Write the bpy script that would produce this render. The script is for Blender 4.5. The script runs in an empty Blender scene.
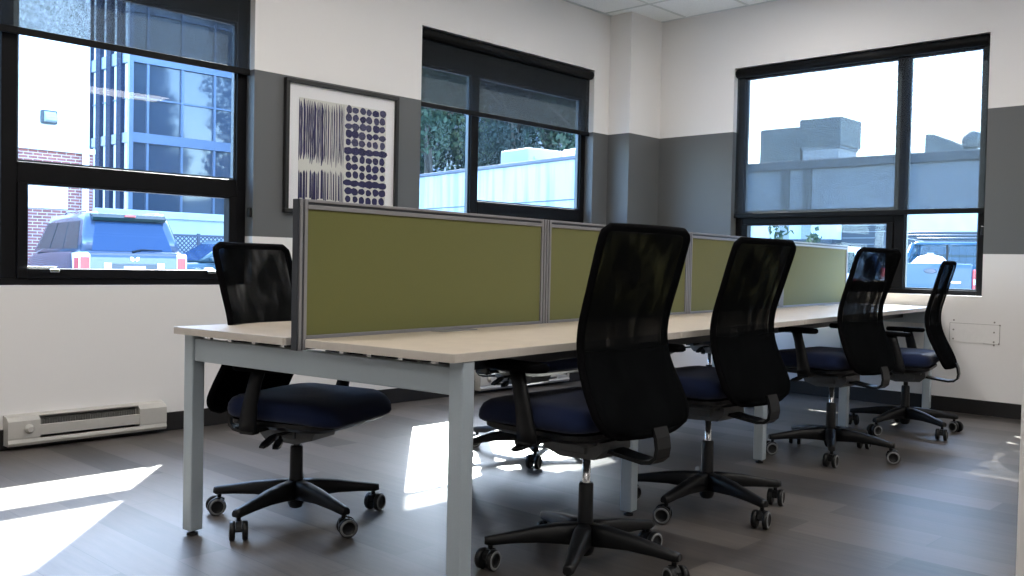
import bpy, bmesh, math, random
from math import sin, cos, pi, radians, sqrt, atan2
from mathutils import Vector, Matrix, Euler

random.seed(7)
SC = bpy.context.scene
COL = SC.collection

# ------------------------------------------------------------------ materials
def new_mat(name):
    m = bpy.data.materials.new(name); m.use_nodes = True
    nt = m.node_tree; nt.nodes.clear()
    out = nt.nodes.new('ShaderNodeOutputMaterial')
    return m, nt, out

def N(nt, kind, **kw):
    n = nt.nodes.new(kind)
    for k, v in kw.items():
        if k in n.inputs: n.inputs[k].default_value = v
        else: setattr(n, k, v)
    return n

def rgba(c): return (c[0], c[1], c[2], 1.0)

def pbr(name, col, rough=.5, metal=0., noise=0., nscale=40., bump=0., bscale=200., spec=.5, coat=0., sheen=0.):
    m, nt, out = new_mat(name)
    b = N(nt, 'ShaderNodeBsdfPrincipled')
    b.inputs['Roughness'].default_value = rough
    b.inputs['Metallic'].default_value = metal
    b.inputs['Specular IOR Level'].default_value = spec
    b.inputs['Coat Weight'].default_value = coat
    b.inputs['Sheen Weight'].default_value = sheen
    tc = N(nt, 'ShaderNodeTexCoord')
    n1 = N(nt, 'ShaderNodeTexNoise'); n1.inputs['Scale'].default_value = nscale; n1.inputs['Detail'].default_value = 4
    nt.links.new(tc.outputs['Object'], n1.inputs['Vector'])
    r = N(nt, 'ShaderNodeMapRange')
    r.inputs['From Min'].default_value = .3; r.inputs['From Max'].default_value = .7
    r.inputs['To Min'].default_value = 1 - noise; r.inputs['To Max'].default_value = 1 + noise
    nt.links.new(n1.outputs['Fac'], r.inputs['Value'])
    mx = N(nt, 'ShaderNodeVectorMath', operation='SCALE'); mx.inputs[0].default_value = col[:3]
    nt.links.new(r.outputs['Result'], mx.inputs['Scale'])
    nt.links.new(mx.outputs['Vector'], b.inputs['Base Color'])
    if bump > 0:
        n2 = N(nt, 'ShaderNodeTexNoise'); n2.inputs['Scale'].default_value = bscale
        nt.links.new(tc.outputs['Object'], n2.inputs['Vector'])
        bp = N(nt, 'ShaderNodeBump'); bp.inputs['Strength'].default_value = bump; bp.inputs['Distance'].default_value = .002
        nt.links.new(n2.outputs['Fac'], bp.inputs['Height'])
        nt.links.new(bp.outputs['Normal'], b.inputs['Normal'])
    nt.links.new(b.outputs['BSDF'], out.inputs['Surface'])
    return m

STRIPE0, STRIPE1 = 1.134, 2.152

def wall_mat(name):
    """white paint with a broad grey band, as painted on the walls of the room"""
    m, nt, out = new_mat(name)
    g = N(nt, 'ShaderNodeNewGeometry')
    s = N(nt, 'ShaderNodeSeparateXYZ'); nt.links.new(g.outputs['Position'], s.inputs[0])
    a = N(nt, 'ShaderNodeMath', operation='GREATER_THAN'); a.inputs[1].default_value = STRIPE0
    c = N(nt, 'ShaderNodeMath', operation='LESS_THAN'); c.inputs[1].default_value = STRIPE1
    nt.links.new(s.outputs['Z'], a.inputs[0]); nt.links.new(s.outputs['Z'], c.inputs[0])
    mu = N(nt, 'ShaderNodeMath', operation='MULTIPLY')
    nt.links.new(a.outputs[0], mu.inputs[0]); nt.links.new(c.outputs[0], mu.inputs[1])
    mx = N(nt, 'ShaderNodeMix', data_type='RGBA')
    mx.inputs['A'].default_value = (.77, .755, .742, 1)
    mx.inputs['B'].default_value = (.115, .12, .122, 1)
    nt.links.new(mu.outputs[0], mx.inputs['Factor'])
    b = N(nt, 'ShaderNodeBsdfPrincipled'); b.inputs['Roughness'].default_value = .5
    b.inputs['Specular IOR Level'].default_value = .35
    n2 = N(nt, 'ShaderNodeTexNoise'); n2.inputs['Scale'].default_value = 160
    nt.links.new(g.outputs['Position'], n2.inputs['Vector'])
    bp = N(nt, 'ShaderNodeBump'); bp.inputs['Strength'].default_value = .08; bp.inputs['Distance'].default_value = .002
    nt.links.new(n2.outputs['Fac'], bp.inputs['Height'])
    nt.links.new(bp.outputs['Normal'], b.inputs['Normal'])
    nt.links.new(mx.outputs['Result'], b.inputs['Base Color'])
    nt.links.new(b.outputs['BSDF'], out.inputs['Surface'])
    return m

def floor_mat():
    """grey-brown vinyl planks running along Y"""
    m, nt, out = new_mat('vinyl_planks')
    g = N(nt, 'ShaderNodeNewGeometry')
    mp = N(nt, 'ShaderNodeMapping'); mp.inputs['Rotation'].default_value = (0, 0, pi/2)
    nt.links.new(g.outputs['Position'], mp.inputs['Vector'])
    br = N(nt, 'ShaderNodeTexBrick')
    br.offset = .37; br.offset_frequency = 2; br.squash = 1
    br.inputs['Scale'].default_value = 1
    br.inputs['Brick Width'].default_value = 1.22; br.inputs['Row Height'].default_value = .185
    br.inputs['Mortar Size'].default_value = .0016; br.inputs['Mortar Smooth'].default_value = .1
    br.inputs['Bias'].default_value = 0
    br.inputs['Color1'].default_value = (0, 0, 0, 1); br.inputs['Color2'].default_value = (1, 1, 1, 1)
    br.inputs['Mortar'].default_value = (.5, .5, .5, 1)
    nt.links.new(mp.outputs['Vector'], br.inputs['Vector'])
    # grain stretched along the plank
    st = N(nt, 'ShaderNodeMapping'); st.inputs['Scale'].default_value = (14, 1.1, 1)
    nt.links.new(g.outputs['Position'], st.inputs['Vector'])
    n1 = N(nt, 'ShaderNodeTexNoise'); n1.inputs['Scale'].default_value = 3.0; n1.inputs['Detail'].default_value = 8
    n1.inputs['Roughness'].default_value = .65
    nt.links.new(st.outputs['Vector'], n1.inputs['Vector'])
    ad = N(nt, 'ShaderNodeMath', operation='MULTIPLY_ADD'); ad.inputs[1].default_value = .45
    nt.links.new(br.outputs['Color'], ad.inputs[0]); 
    sc = N(nt, 'ShaderNodeMath', operation='MULTIPLY'); sc.inputs[1].default_value = .75
    nt.links.new(n1.outputs['Fac'], sc.inputs[0]); nt.links.new(sc.outputs[0], ad.inputs[2])
    cr = N(nt, 'ShaderNodeValToRGB')
    cr.color_ramp.elements[0].position = .3; cr.color_ramp.elements[0].color = (.022, .019, .017, 1)
    cr.color_ramp.elements[1].position = .85; cr.color_ramp.elements[1].color = (.135, .118, .106, 1)
    nt.links.new(ad.outputs[0], cr.inputs['Fac'])
    mo = N(nt, 'ShaderNodeMix', data_type='RGBA'); mo.inputs['B'].default_value = (.06, .055, .05, 1)
    nt.links.new(br.outputs['Fac'], mo.inputs['Factor']); nt.links.new(cr.outputs['Color'], mo.inputs['A'])
    b = N(nt, 'ShaderNodeBsdfPrincipled')
    b.inputs['Specular IOR Level'].default_value = .55
    rr = N(nt, 'ShaderNodeMapRange'); rr.inputs['To Min'].default_value = .36; rr.inputs['To Max'].default_value = .50
    nt.links.new(n1.outputs['Fac'], rr.inputs['Value'])
    nt.links.new(rr.outputs['Result'], b.inputs['Roughness'])
    bp = N(nt, 'ShaderNodeBump'); bp.inputs['Strength'].default_value = .12; bp.inputs['Distance'].default_value = .003
    nt.links.new(n1.outputs['Fac'], bp.inputs['Height']); nt.links.new(bp.outputs['Normal'], b.inputs['Normal'])
    nt.links.new(mo.outputs['Result'], b.inputs['Base Color'])
    nt.links.new(b.outputs['BSDF'], out.inputs['Surface'])
    return m

def ceiling_mat():
    """acoustic tiles: fine speckle"""
    m, nt, out = new_mat('acoustic_tile')
    g = N(nt, 'ShaderNodeNewGeometry')
    n1 = N(nt, 'ShaderNodeTexNoise'); n1.inputs['Scale'].default_value = 120; n1.inputs['Detail'].default_value = 3
    nt.links.new(g.outputs['Position'], n1.inputs['Vector'])
    cr = N(nt, 'ShaderNodeValToRGB')
    cr.color_ramp.elements[0].position = .3; cr.color_ramp.elements[0].color = (.78, .82, .83, 1)
    cr.color_ramp.elements[1].position = .5; cr.color_ramp.elements[1].color = (.87, .90, .91, 1)
    nt.links.new(n1.outputs['Fac'], cr.inputs['Fac'])
    b = N(nt, 'ShaderNodeBsdfPrincipled'); b.inputs['Roughness'].default_value = .9
    nt.links.new(cr.outputs['Color'], b.inputs['Base Color'])
    nt.links.new(b.outputs['BSDF'], out.inputs['Surface'])
    return m

def glass_mat(name, tint=(.93, .97, .98), gloss=.7, base=.02):
    m, nt, out = new_mat(name)
    t = N(nt, 'ShaderNodeBsdfTransparent'); t.inputs['Color'].default_value = rgba(tint)
    gl = N(nt, 'ShaderNodeBsdfGlossy'); gl.inputs['Roughness'].default_value = .01
    lw = N(nt, 'ShaderNodeLayerWeight'); lw.inputs['Blend'].default_value = .5
    pw = N(nt, 'ShaderNodeMath', operation='POWER'); pw.inputs[1].default_value = 4.
    nt.links.new(lw.outputs['Facing'], pw.inputs[0])
    ma = N(nt, 'ShaderNodeMath', operation='MULTIPLY_ADD'); ma.inputs[1].default_value = gloss; ma.inputs[2].default_value = base
    nt.links.new(pw.outputs[0], ma.inputs[0])
    mx = N(nt, 'ShaderNodeMixShader')
    nt.links.new(ma.outputs[0], mx.inputs['Fac'])
    nt.links.new(t.outputs[0], mx.inputs[1]); nt.links.new(gl.outputs[0], mx.inputs[2])
    nt.links.new(mx.outputs[0], out.inputs['Surface'])
    return m

def shade_mat(name, col=(.03, .034, .038), openness=.38, trans=.014, scale=1.):
    """solar-screen roller fabric: open weave that lets some of the view through"""
    m, nt, out = new_mat(name)
    tc = N(nt, 'ShaderNodeTexCoord')
    n1 = N(nt, 'ShaderNodeTexNoise'); n1.inputs['Scale'].default_value = 90; n1.inputs['Detail'].default_value = 3
    nt.links.new(tc.outputs['Object'], n1.inputs['Vector'])
    r = N(nt, 'ShaderNodeMapRange'); r.inputs['From Min'].default_value = .3; r.inputs['From Max'].default_value = .7
    r.inputs['To Min'].default_value = openness*.8; r.inputs['To Max'].default_value = openness*1.2
    nt.links.new(n1.outputs['Fac'], r.inputs['Value'])
    d = N(nt, 'ShaderNodeBsdfDiffuse'); d.inputs['Color'].default_value = rgba(col)
    tl = N(nt, 'ShaderNodeBsdfTranslucent'); tl.inputs['Color'].default_value = (.75*trans, .9*trans, trans, 1)
    ad = N(nt, 'ShaderNodeAddShader')
    nt.links.new(d.outputs[0], ad.inputs[0]); nt.links.new(tl.outputs[0], ad.inputs[1])
    t = N(nt, 'ShaderNodeBsdfTransparent')
    mx = N(nt, 'ShaderNodeMixShader')
    nt.links.new(r.outputs['Result'], mx.inputs['Fac'])
    nt.links.new(ad.outputs[0], mx.inputs[1]); nt.links.new(t.outputs[0], mx.inputs[2])
    nt.links.new(mx.outputs[0], out.inputs['Surface'])
    return m

def mesh_mat(name):
    """black knitted chair mesh, unevenly see-through where its two layers cross"""
    m, nt, out = new_mat(name)
    tc = N(nt, 'ShaderNodeTexCoord')
    mp = N(nt, 'ShaderNodeMapping'); mp.inputs['Rotation'].default_value = (0, .45, 0); mp.inputs['Scale'].default_value = (17, 17, 5.5)
    nt.links.new(tc.outputs['Object'], mp.inputs['Vector'])
    n1 = N(nt, 'ShaderNodeTexNoise'); n1.inputs['Scale'].default_value = 1.; n1.inputs['Detail'].default_value = 1
    n1.inputs['Distortion'].default_value = .25
    nt.links.new(mp.outputs['Vector'], n1.inputs['Vector'])
    r = N(nt, 'ShaderNodeMapRange'); r.interpolation_type = 'SMOOTHSTEP'
    r.inputs['From Min'].default_value = .40; r.inputs['From Max'].default_value = .80
    r.inputs['To Min'].default_value = .05; r.inputs['To Max'].default_value = .50
    nt.links.new(n1.outputs['Fac'], r.inputs['Value'])
    d = N(nt, 'ShaderNodeBsdfDiffuse'); d.inputs['Color'].default_value = (.0045, .005, .0055, 1)
    t = N(nt, 'ShaderNodeBsdfTransparent')
    mx = N(nt, 'ShaderNodeMixShader')
    nt.links.new(r.outputs['Result'], mx.inputs['Fac'])
    nt.links.new(d.outputs[0], mx.inputs[1]); nt.links.new(t.outputs[0], mx.inputs[2])
    nt.links.new(mx.outputs[0], out.inputs['Surface'])
    return m

def brick_mat(name, scale=1.):
    m, nt, out = new_mat(name)
    g = N(nt, 'ShaderNodeNewGeometry')
    sp = N(nt, 'ShaderNodeSeparateXYZ'); nt.links.new(g.outputs['Position'], sp.inputs[0])
    sm = N(nt, 'ShaderNodeMath', operation='ADD')
    nt.links.new(sp.outputs['X'], sm.inputs[0]); nt.links.new(sp.outputs['Y'], sm.inputs[1])
    cb = N(nt, 'ShaderNodeCombineXYZ'); nt.links.new(sm.outputs[0], cb.inputs[0]); nt.links.new(sp.outputs['Z'], cb.inputs[1])
    br = N(nt, 'ShaderNodeTexBrick'); br.inputs['Scale'].default_value = 1
    br.inputs['Brick Width'].default_value = .22*scale; br.inputs['Row Height'].default_value = .075*scale
    br.inputs['Mortar Size'].default_value = .008*scale
    br.inputs['Color1'].default_value = (.30, .10, .085, 1); br.inputs['Color2'].default_value = (.22, .075, .07, 1)
    br.inputs['Mortar'].default_value = (.5, .45, .42, 1)
    nt.links.new(cb.outputs[0], br.inputs['Vector'])
    b = N(nt, 'ShaderNodeBsdfPrincipled'); b.inputs['Roughness'].default_value = .85
    nt.links.new(br.outputs['Color'], b.inputs['Base Color'])
    nt.links.new(b.outputs['BSDF'], out.inputs['Surface'])
    return m

def siding_mat(name, col, pitch=.2):
    m, nt, out = new_mat(name)
    g = N(nt, 'ShaderNodeNewGeometry')
    sp = N(nt, 'ShaderNodeSeparateXYZ'); nt.links.new(g.outputs['Position'], sp.inputs[0])
    md = N(nt, 'ShaderNodeMath', operation='PINGPONG'); md.inputs[1].default_value = pitch
    nt.links.new(sp.outputs['Z'], md.inputs[0])
    b = N(nt, 'ShaderNodeBsdfPrincipled'); b.inputs['Roughness'].default_value = .6; b.inputs['Base Color'].default_value = rgba(col)
    bp = N(nt, 'ShaderNodeBump'); bp.inputs['Strength'].default_value = .4; bp.inputs['Distance'].default_value = .05
    nt.links.new(md.outputs[0], bp.inputs['Height']); nt.links.new(bp.outputs['Normal'], b.inputs['Normal'])
    nt.links.new(b.outputs['BSDF'], out.inputs['Surface'])
    return m

def streak_mat(name, col, dark):
    """concrete with vertical weather streaks"""
    m, nt, out = new_mat(name)
    g = N(nt, 'ShaderNodeNewGeometry')
    mp = N(nt, 'ShaderNodeMapping'); mp.inputs['Scale'].default_value = (2.2, 2.2, .18)
    nt.links.new(g.outputs['Position'], mp.inputs['Vector'])
    n1 = N(nt, 'ShaderNodeTexNoise'); n1.inputs['Scale'].default_value = 2; n1.inputs['Detail'].default_value = 6
    nt.links.new(mp.outputs['Vector'], n1.inputs['Vector'])
    cr = N(nt, 'ShaderNodeValToRGB')
    cr.color_ramp.elements[0].position = .32; cr.color_ramp.elements[0].color = rgba(dark)
    cr.color_ramp.elements[1].position = .55; cr.color_ramp.elements[1].color = rgba(col)
    nt.links.new(n1.outputs['Fac'], cr.inputs['Fac'])
    b = N(nt, 'ShaderNodeBsdfPrincipled'); b.inputs['Roughness'].default_value = .85
    nt.links.new(cr.outputs['Color'], b.inputs['Base Color'])
    nt.links.new(b.outputs['BSDF'], out.inputs['Surface'])
    return m

def leaf_mat(name, a, c):
    m, nt, out = new_mat(name)
    g = N(nt, 'ShaderNodeNewGeometry')
    n1 = N(nt, 'ShaderNodeTexNoise'); n1.inputs['Scale'].default_value = 1.3; n1.inputs['Detail'].default_value = 5
    nt.links.new(g.outputs['Position'], n1.inputs['Vector'])
    cr = N(nt, 'ShaderNodeValToRGB')
    cr.color_ramp.elements[0].position = .35; cr.color_ramp.elements[0].color = rgba(a)
    cr.color_ramp.elements[1].position = .65; cr.color_ramp.elements[1].color = rgba(c)
    nt.links.new(n1.outputs['Fac'], cr.inputs['Fac'])
    d = N(nt, 'ShaderNodeBsdfDiffuse'); tl = N(nt, 'ShaderNodeBsdfTranslucent')
    nt.links.new(cr.outputs['Color'], d.inputs['Color']); nt.links.new(cr.outputs['Color'], tl.inputs['Color'])
    mx = N(nt, 'ShaderNodeMixShader'); mx.inputs['Fac'].default_value = .3
    nt.links.new(d.outputs[0], mx.inputs[1]); nt.links.new(tl.outputs[0], mx.inputs[2])
    nt.links.new(mx.outputs[0], out.inputs['Surface'])
    return m

M = dict(
    wall=wall_mat('wall_paint'), floor=floor_mat(), ceil=ceiling_mat(),
    plain=pbr('plain_white_paint', (.76, .745, .73), .55, noise=.02),
    tbar=pbr('ceiling_grid', (.62, .66, .67), .5),
    base=pbr('black_vinyl_base', (.010, .009, .009), .45),
    frame=pbr('dark_bronze_frame', (.0045, .0045, .0055), .5, noise=.1, spec=.12),
    framel=pbr('frame_edge_aluminium', (.07, .085, .10), .35, metal=.6),
    glass=glass_mat('window_glass'), pglass=glass_mat('picture_glazing', (.99, .99, .99), .2, .008),
    shade=shade_mat('solar_shade'),
    hem=pbr('black_hem_bar', (.004, .0045, .0055), .5, spec=.15),
    chrome=pbr('chrome', (.75, .75, .76), .18, metal=1.),
    top=pbr('pale_maple_laminate', (.51, .435, .35), .38, noise=.05, nscale=12),
    topedge=pbr('pale_edge_band', (.52, .48, .43), .45, noise=.03),
    leg=pbr('silver_powder_coat', (.43, .50, .55), .38, metal=.25, noise=.03, nscale=300),
    dark=pbr('dark_gap_rail', (.03, .035, .045), .5),
    alu=pbr('anodised_grey', (.27, .265, .275), .45, metal=.3),
    green=pbr('green_fabric', (.135, .140, .034), .9, noise=.05, nscale=500, bump=.3, bscale=900, sheen=.2),
    blackp=pbr('black_plastic', (.0045, .005, .006), .42, noise=.05, spec=.3),
    greyp=pbr('grey_cast_metal', (.10, .105, .11), .45, metal=.3, noise=.08),
    seat=pbr('navy_fabric', (.009, .017, .055), .9, spec=.15, noise=.12, nscale=300, bump=.35, bscale=1200, sheen=.15),
    pad=pbr('black_fabric', (.0028, .0028, .0034), .95, spec=.04, noise=.1, nscale=300, bump=.2, bscale=900),
    mesh=mesh_mat('black_mesh'),
    ring=pbr('grey_tyre_ring', (.20, .205, .21), .5),
    heater=pbr('cream_enamel', (.50, .485, .45), .42, noise=.02),
    heaterd=pbr('grey_heater_fins', (.30, .30, .28), .5, metal=.4, noise=.15, nscale=80),  # the fins' own grey metal
    mat=pbr('white_mat_board', (.80, .80, .81), .7),
    paper=pbr('cream_paper', (.62, .62, .58), .8),
    indigo=pbr('indigo_ink', (.022, .022, .085), .8, noise=.25, nscale=30),
    violet=pbr('grey_violet_ink', (.055, .055, .12), .8, noise=.25, nscale=30),
    blackf=pbr('black_lacquer', (.010, .010, .010), .35),
    screw=pbr('screw_holes', (.22, .20, .19), .6),
)
M.update(
    asphalt=pbr('asphalt', (.12, .14, .17), .9, noise=.15, nscale=3),
    siding=siding_mat('white_siding', (.80, .82, .80)),
    whitet=pbr('white_trim', (.80, .82, .82), .5),
    brick=brick_mat('red_brick', 1.05),
    column=pbr('slate_column', (.020, .030, .055), .8, spec=.1),
    bunit=pbr('pale_blue_metal', (.20, .27, .36), .6),
    bluef=pbr('blue_grey_mullion', (.10, .14, .21), .45, metal=.1),
    dglass=pbr('dark_curtain_glass', (.045, .060, .085), .06, spec=.7),
    wglass=pbr('painted_sky_glass', (.75, .85, .90), .08, spec=.8),  # sky reflection of the side glazing put into a near-white base colour
    conc=streak_mat('weathered_concrete', (.40, .47, .50), (.24, .31, .35)),
    conc2=pbr('pale_render', (.50, .56, .59), .8, noise=.05, nscale=2),
    grey=pbr('grey_facade', (.24, .27, .28), .8, noise=.08, nscale=1.2),
    dkgrey=pbr('dark_grey_metal', (.045, .055, .065), .6),
    unit=pbr('rooftop_metal', (.34, .39, .39), .6, noise=.12, nscale=3),
    lattice=pbr('weathered_lattice', (.10, .115, .15), .8),
    suvp=pbr('silver_blue_car_paint', (.060, .088, .145), .25, metal=.4, coat=.6),
    suvd=pbr('dark_blue_car_paint', (.035, .055, .095), .25, metal=.3, coat=.6),
    cglass=pbr('tinted_car_glass', (.022, .05, .11), .08, spec=.4),
    dkcg=pbr('dark_green_car_glass', (.010, .028, .030), .22, spec=.35),
    lamp=pbr('red_lamp_lens', (.55, .07, .07), .2),
    lampw=pbr('clear_lamp_lens', (.75, .72, .72), .2),
    rubber=pbr('tyre_rubber', (.02, .02, .02), .8),
    bluep=pbr('blue_truck_paint', (.018, .075, .13), .3, metal=.2, coat=.5),
    whitep=pbr('white_car_paint', (.75, .77, .78), .3, coat=.5),
    greenp=pbr('dark_green_car_paint', (.05, .10, .12), .3, coat=.5),
    bark=pbr('bark', (.10, .085, .075), .9, noise=.2, nscale=8),
    leaf=leaf_mat('deciduous_leaves', (.022, .042, .034), (.075, .110, .075)),
    leaf2=leaf_mat('pine_needles', (.012, .022, .022), (.040, .060, .056)),
)

def lit_mat(name, col, strength):
    m, nt, out = new_mat(name)
    e = N(nt, 'ShaderNodeEmission'); e.inputs['Color'].default_value = rgba(col); e.inputs['Strength'].default_value = strength
    nt.links.new(e.outputs[0], out.inputs['Surface'])
    return m
M['lit'] = lit_mat('added_fill_glow', (1., .95, .90), 5.5)  # warm white glow of the added fill panels

# ------------------------------------------------------------------ mesh helpers
class MB:
    """collects shapes into one mesh"""
    def __init__(s): s.v = []; s.f = []; s.m = []; s.sm = []
    def add(s, vs, fs, mi=0, smooth=False, T=None):
        o = len(s.v)
        for p in vs:
            s.v.append(tuple(T @ Vector(p)) if T is not None else tuple(p))
        for f in fs:
            s.f.append([o+i for i in f]); s.m.append(mi); s.sm.append(smooth)
        return s
    def box(s, x0, x1, y0, y1, z0, z1, b=0., mi=0, T=None):
        if b <= 0:
            vs = [(x, y, z) for z in (z0, z1) for y in (y0, y1) for x in (x0, x1)]
            fs = [(0, 2, 3, 1), (4, 5, 7, 6), (0, 1, 5, 4), (2, 6, 7, 3), (0, 4, 6, 2), (1, 3, 7, 5)]
            return s.add(vs, fs, mi, False, T)
        bm = bmesh.new()
        bmesh.ops.create_cube(bm, size=1.)
        for v in bm.verts:
            v.co = Vector(((x0+x1)/2 + v.co.x*(x1-x0), (y0+y1)/2 + v.co.y*(y1-y0), (z0+z1)/2 + v.co.z*(z1-z0)))
        bmesh.ops.bevel(bm, geom=bm.edges[:], offset=b, segments=2, profile=.5, affect='EDGES')
        bm.verts.index_update()
        vs = [v.co.copy() for v in bm.verts]; fs = [[v.index for v in f.verts] for f in bm.faces]
        bm.free()
        return s.add(vs, fs, mi, False, T)
    def loft(s, rings, mi=0, smooth=True, closed=True, cap=True, T=None):
        n = len(rings[0]); vs = [p for r in rings for p in r]; fs = []
        for i in range(len(rings)-1):
            for j in range(n if closed else n-1):
                k = (j+1) % n
                fs.append((i*n+j, i*n+k, (i+1)*n+k, (i+1)*n+j))
        s.add(vs, fs, mi, smooth, T)
        if cap and closed:
            s.add(rings[0], [tuple(reversed(range(n)))], mi, False, T)
            s.add(rings[-1], [tuple(range(n))], mi, False, T)
        return s
    def tube(s, pts, r, n=8, mi=0, T=None, cap=True):
        pts = [Vector(p) for p in pts]; rings = []
        rad = r if isinstance(r, (list, tuple)) else [r]*len(pts)
        up = None
        for i, p in enumerate(pts):
            d = (pts[min(i+1, len(pts)-1)] - pts[max(i-1, 0)]).normalized()
            if up is None:
                a = Vector((0, 0, 1)) if abs(d.z) < .9 else Vector((1, 0, 0))
                up = d.cross(a).normalized()
            up = (up - d*up.dot(d)).normalized()
            w = d.cross(up)
            rings.append([p + (up*cos(2*pi*k/n) + w*sin(2*pi*k/n))*rad[i] for k in range(n)])
        return s.loft(rings, mi, True, True, cap, T)
    def band(s, pts, w, t, axis=Vector((1, 0, 0)), mi=0, T=None):
        """flat strip of width w along axis, thickness t, following pts"""
        pts = [Vector(p) for p in pts]; rings = []
        for i, p in enumerate(pts):
            d = (pts[min(i+1, len(pts)-1)] - pts[max(i-1, 0)]).normalized()
            nrm = d.cross(axis).normalized()
            ww = w[i] if isinstance(w, (list, tuple)) else w
            a = axis*ww/2; q = nrm*t/2
            rings.append([p-a-q, p+a-q, p+a+q, p-a+q])
        return s.loft(rings, mi, False, True, True, T)
    def lathe(s, prof, n=20, T=None, mis=None, cap=True):
        """profile of (r, z) about Z"""
        rings = [[(r*cos(2*pi*k/n), r*sin(2*pi*k/n), z) for k in range(n)] for r, z in prof]
        for i in range(len(rings)-1):
            s.loft(rings[i:i+2], mis[i] if mis else 0, True, True, False, T)
        if cap:
            s.add(rings[0], [tuple(reversed(range(n)))], mis[0] if mis else 0, False, T)
            s.add(rings[-1], [tuple(range(n))], mis[-1] if mis else 0, False, T)
        return s
    def prism(s, poly, a0, a1, plane='xz', mi=0, T=None, smooth=False):
        def P(u, v, w):
            return {'xz': (u, w, v), 'xy': (u, v, w), 'yz': (w, u, v)}[plane]
        return s.loft([[P(u, v, a0) for u, v in poly], [P(u, v, a1) for u, v in poly]], mi, smooth, True, True, T)
    def mesh(s, name, mats, sharp=35):
        me = bpy.data.meshes.new(name)
        me.from_pydata(s.v, [], s.f)
        for m in (mats if isinstance(mats, (list, tuple)) else [mats]): me.materials.append(m)
        me.polygons.foreach_set('material_index', s.m)
        me.polygons.foreach_set('use_smooth', s.sm)
        bm = bmesh.new(); bm.from_mesh(me)
        bmesh.ops.remove_doubles(bm, verts=bm.verts[:], dist=1e-5)
        bmesh.ops.recalc_face_normals(bm, faces=bm.faces[:])
        bm.to_mesh(me); bm.free()
        me.update()
        return me

def link(name, me, parent=None, loc=None, rot=None, label=None):
    o = bpy.data.objects.new(name, me); COL.objects.link(o)
    if parent is not None: o.parent = parent
    if loc is not None: o.location = loc
    if rot is not None: o.rotation_euler = rot
    if label: o['label'] = label
    return o

def part(name, mb, mats, parent=None, **kw):
    return link(name, mb.mesh(name, mats), parent, **kw)

def thing(name, label, cat, loc=(0, 0, 0), rz=0., group=None):
    o = bpy.data.objects.new(name, None); COL.objects.link(o)
    o.empty_display_size = .1
    o.location = loc; o.rotation_euler = (0, 0, rz)
    o['label'] = label; o['category'] = cat
    if group: o['group'] = group
    return o

def tag(o, label, cat, group=None):
    o['label'] = label; o['category'] = cat
    if group: o['group'] = group
    return o

def struct(name, mb, mats, parent=None):
    o = part(name, mb, mats, parent)
    if parent is None: o['kind'] = 'structure'
    return o

def struct_empty(name, loc=(0, 0, 0)):
    o = bpy.data.objects.new(name, None); COL.objects.link(o); o.location = loc
    o['kind'] = 'structure'
    return o

def rrect(hx, hy, r, n=5, cx=0., cy=0.):
    pts = []
    for (sx, sy, a0) in ((1, 1, 0), (-1, 1, pi/2), (-1, -1, pi), (1, -1, 3*pi/2)):
        for k in range(n+1):
            a = a0 + pi/2*k/n
            pts.append((cx + sx*(hx-r) + r*cos(a), cy + sy*(hy-r) + r*sin(a)))
    return pts

# ------------------------------------------------------------------ the room shell
YA, XB, HC = 5.109, 7.06, 3.195         # inner faces of the two window walls, ceiling height
WT = .20                                # wall thickness
RX0, RY0 = -3.2, -3.4                   # far ends of the room behind the camera
ZS, ZH = .835, 2.685                    # window sill and head
OPEN_A = [(1.095, 3.08), (4.42, 6.39)]
OPEN_B = [(2.125, 4.135)]

def wall_with_openings(axis, pos, u0, u1, openings, t):
    """axis 'y': wall in the plane y=pos, openings along x; axis 'x': plane x=pos, openings along y"""
    mb = MB()
    def P(u, w, z): return (u, w, z) if axis == 'y' else (w, u, z)
    us = sorted({u0, u1, *[a for o in openings for a in o]})
    zs = [0., ZS, ZH, HC+.1]
    for i in range(len(us)-1):
        for j in range(3):
            if j == 1 and (us[i], us[i+1]) in openings: continue
            for w in (pos, pos+t):
                mb.add([P(us[i], w, zs[j]), P(us[i+1], w, zs[j]), P(us[i+1], w, zs[j+1]), P(us[i], w, zs[j+1])], [(0, 1, 2, 3)])
    for a, b in openings:
        for (p, q) in (((a, ZS), (a, ZH)), ((b, ZS), (b, ZH)), ((a, ZS), (b, ZS)), ((a, ZH), (b, ZH))):
            mb.add([P(p[0], pos, p[1]), P(q[0], pos, q[1]), P(q[0], pos+t, q[1]), P(p[0], pos+t, p[1])], [(0, 1, 2, 3)])
    for (p, q) in (((u0, 0), (u0, HC+.1)), ((u1, 0), (u1, HC+.1)), ((u0, HC+.1), (u1, HC+.1)), ((u0, 0), (u1, 0))):
        mb.add([P(p[0], pos, p[1]), P(q[0], pos, q[1]), P(q[0], pos+t, q[1]), P(p[0], pos+t, p[1])], [(0, 1, 2, 3)])
    return mb

struct('wall_left', wall_with_openings('y', YA, RX0, XB+WT, OPEN_A, WT), M['wall'])
struct('wall_back', wall_with_openings('x', XB, RY0, YA, OPEN_B, WT), M['wall'])
struct('wall_corner', MB().box(6.60, XB, 4.88, YA, 0, HC), M['wall'])
struct('wall_front', MB().box(RX0-.15, RX0, RY0, YA+WT, 0, HC+.1), M['wall'])
struct('wall_right', MB().box(RX0, XB+WT, RY0-.15, RY0, 0, HC+.1), M['wall'])
struct('floor', MB().box(RX0, XB, RY0, YA, -.12, 0), M['floor'])
struct('trim_1', MB().box(1.315, 1.44, .12, .345, 0, HC, b=.004), M['plain'])   # the wall end that the view grazes at its edge

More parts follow.
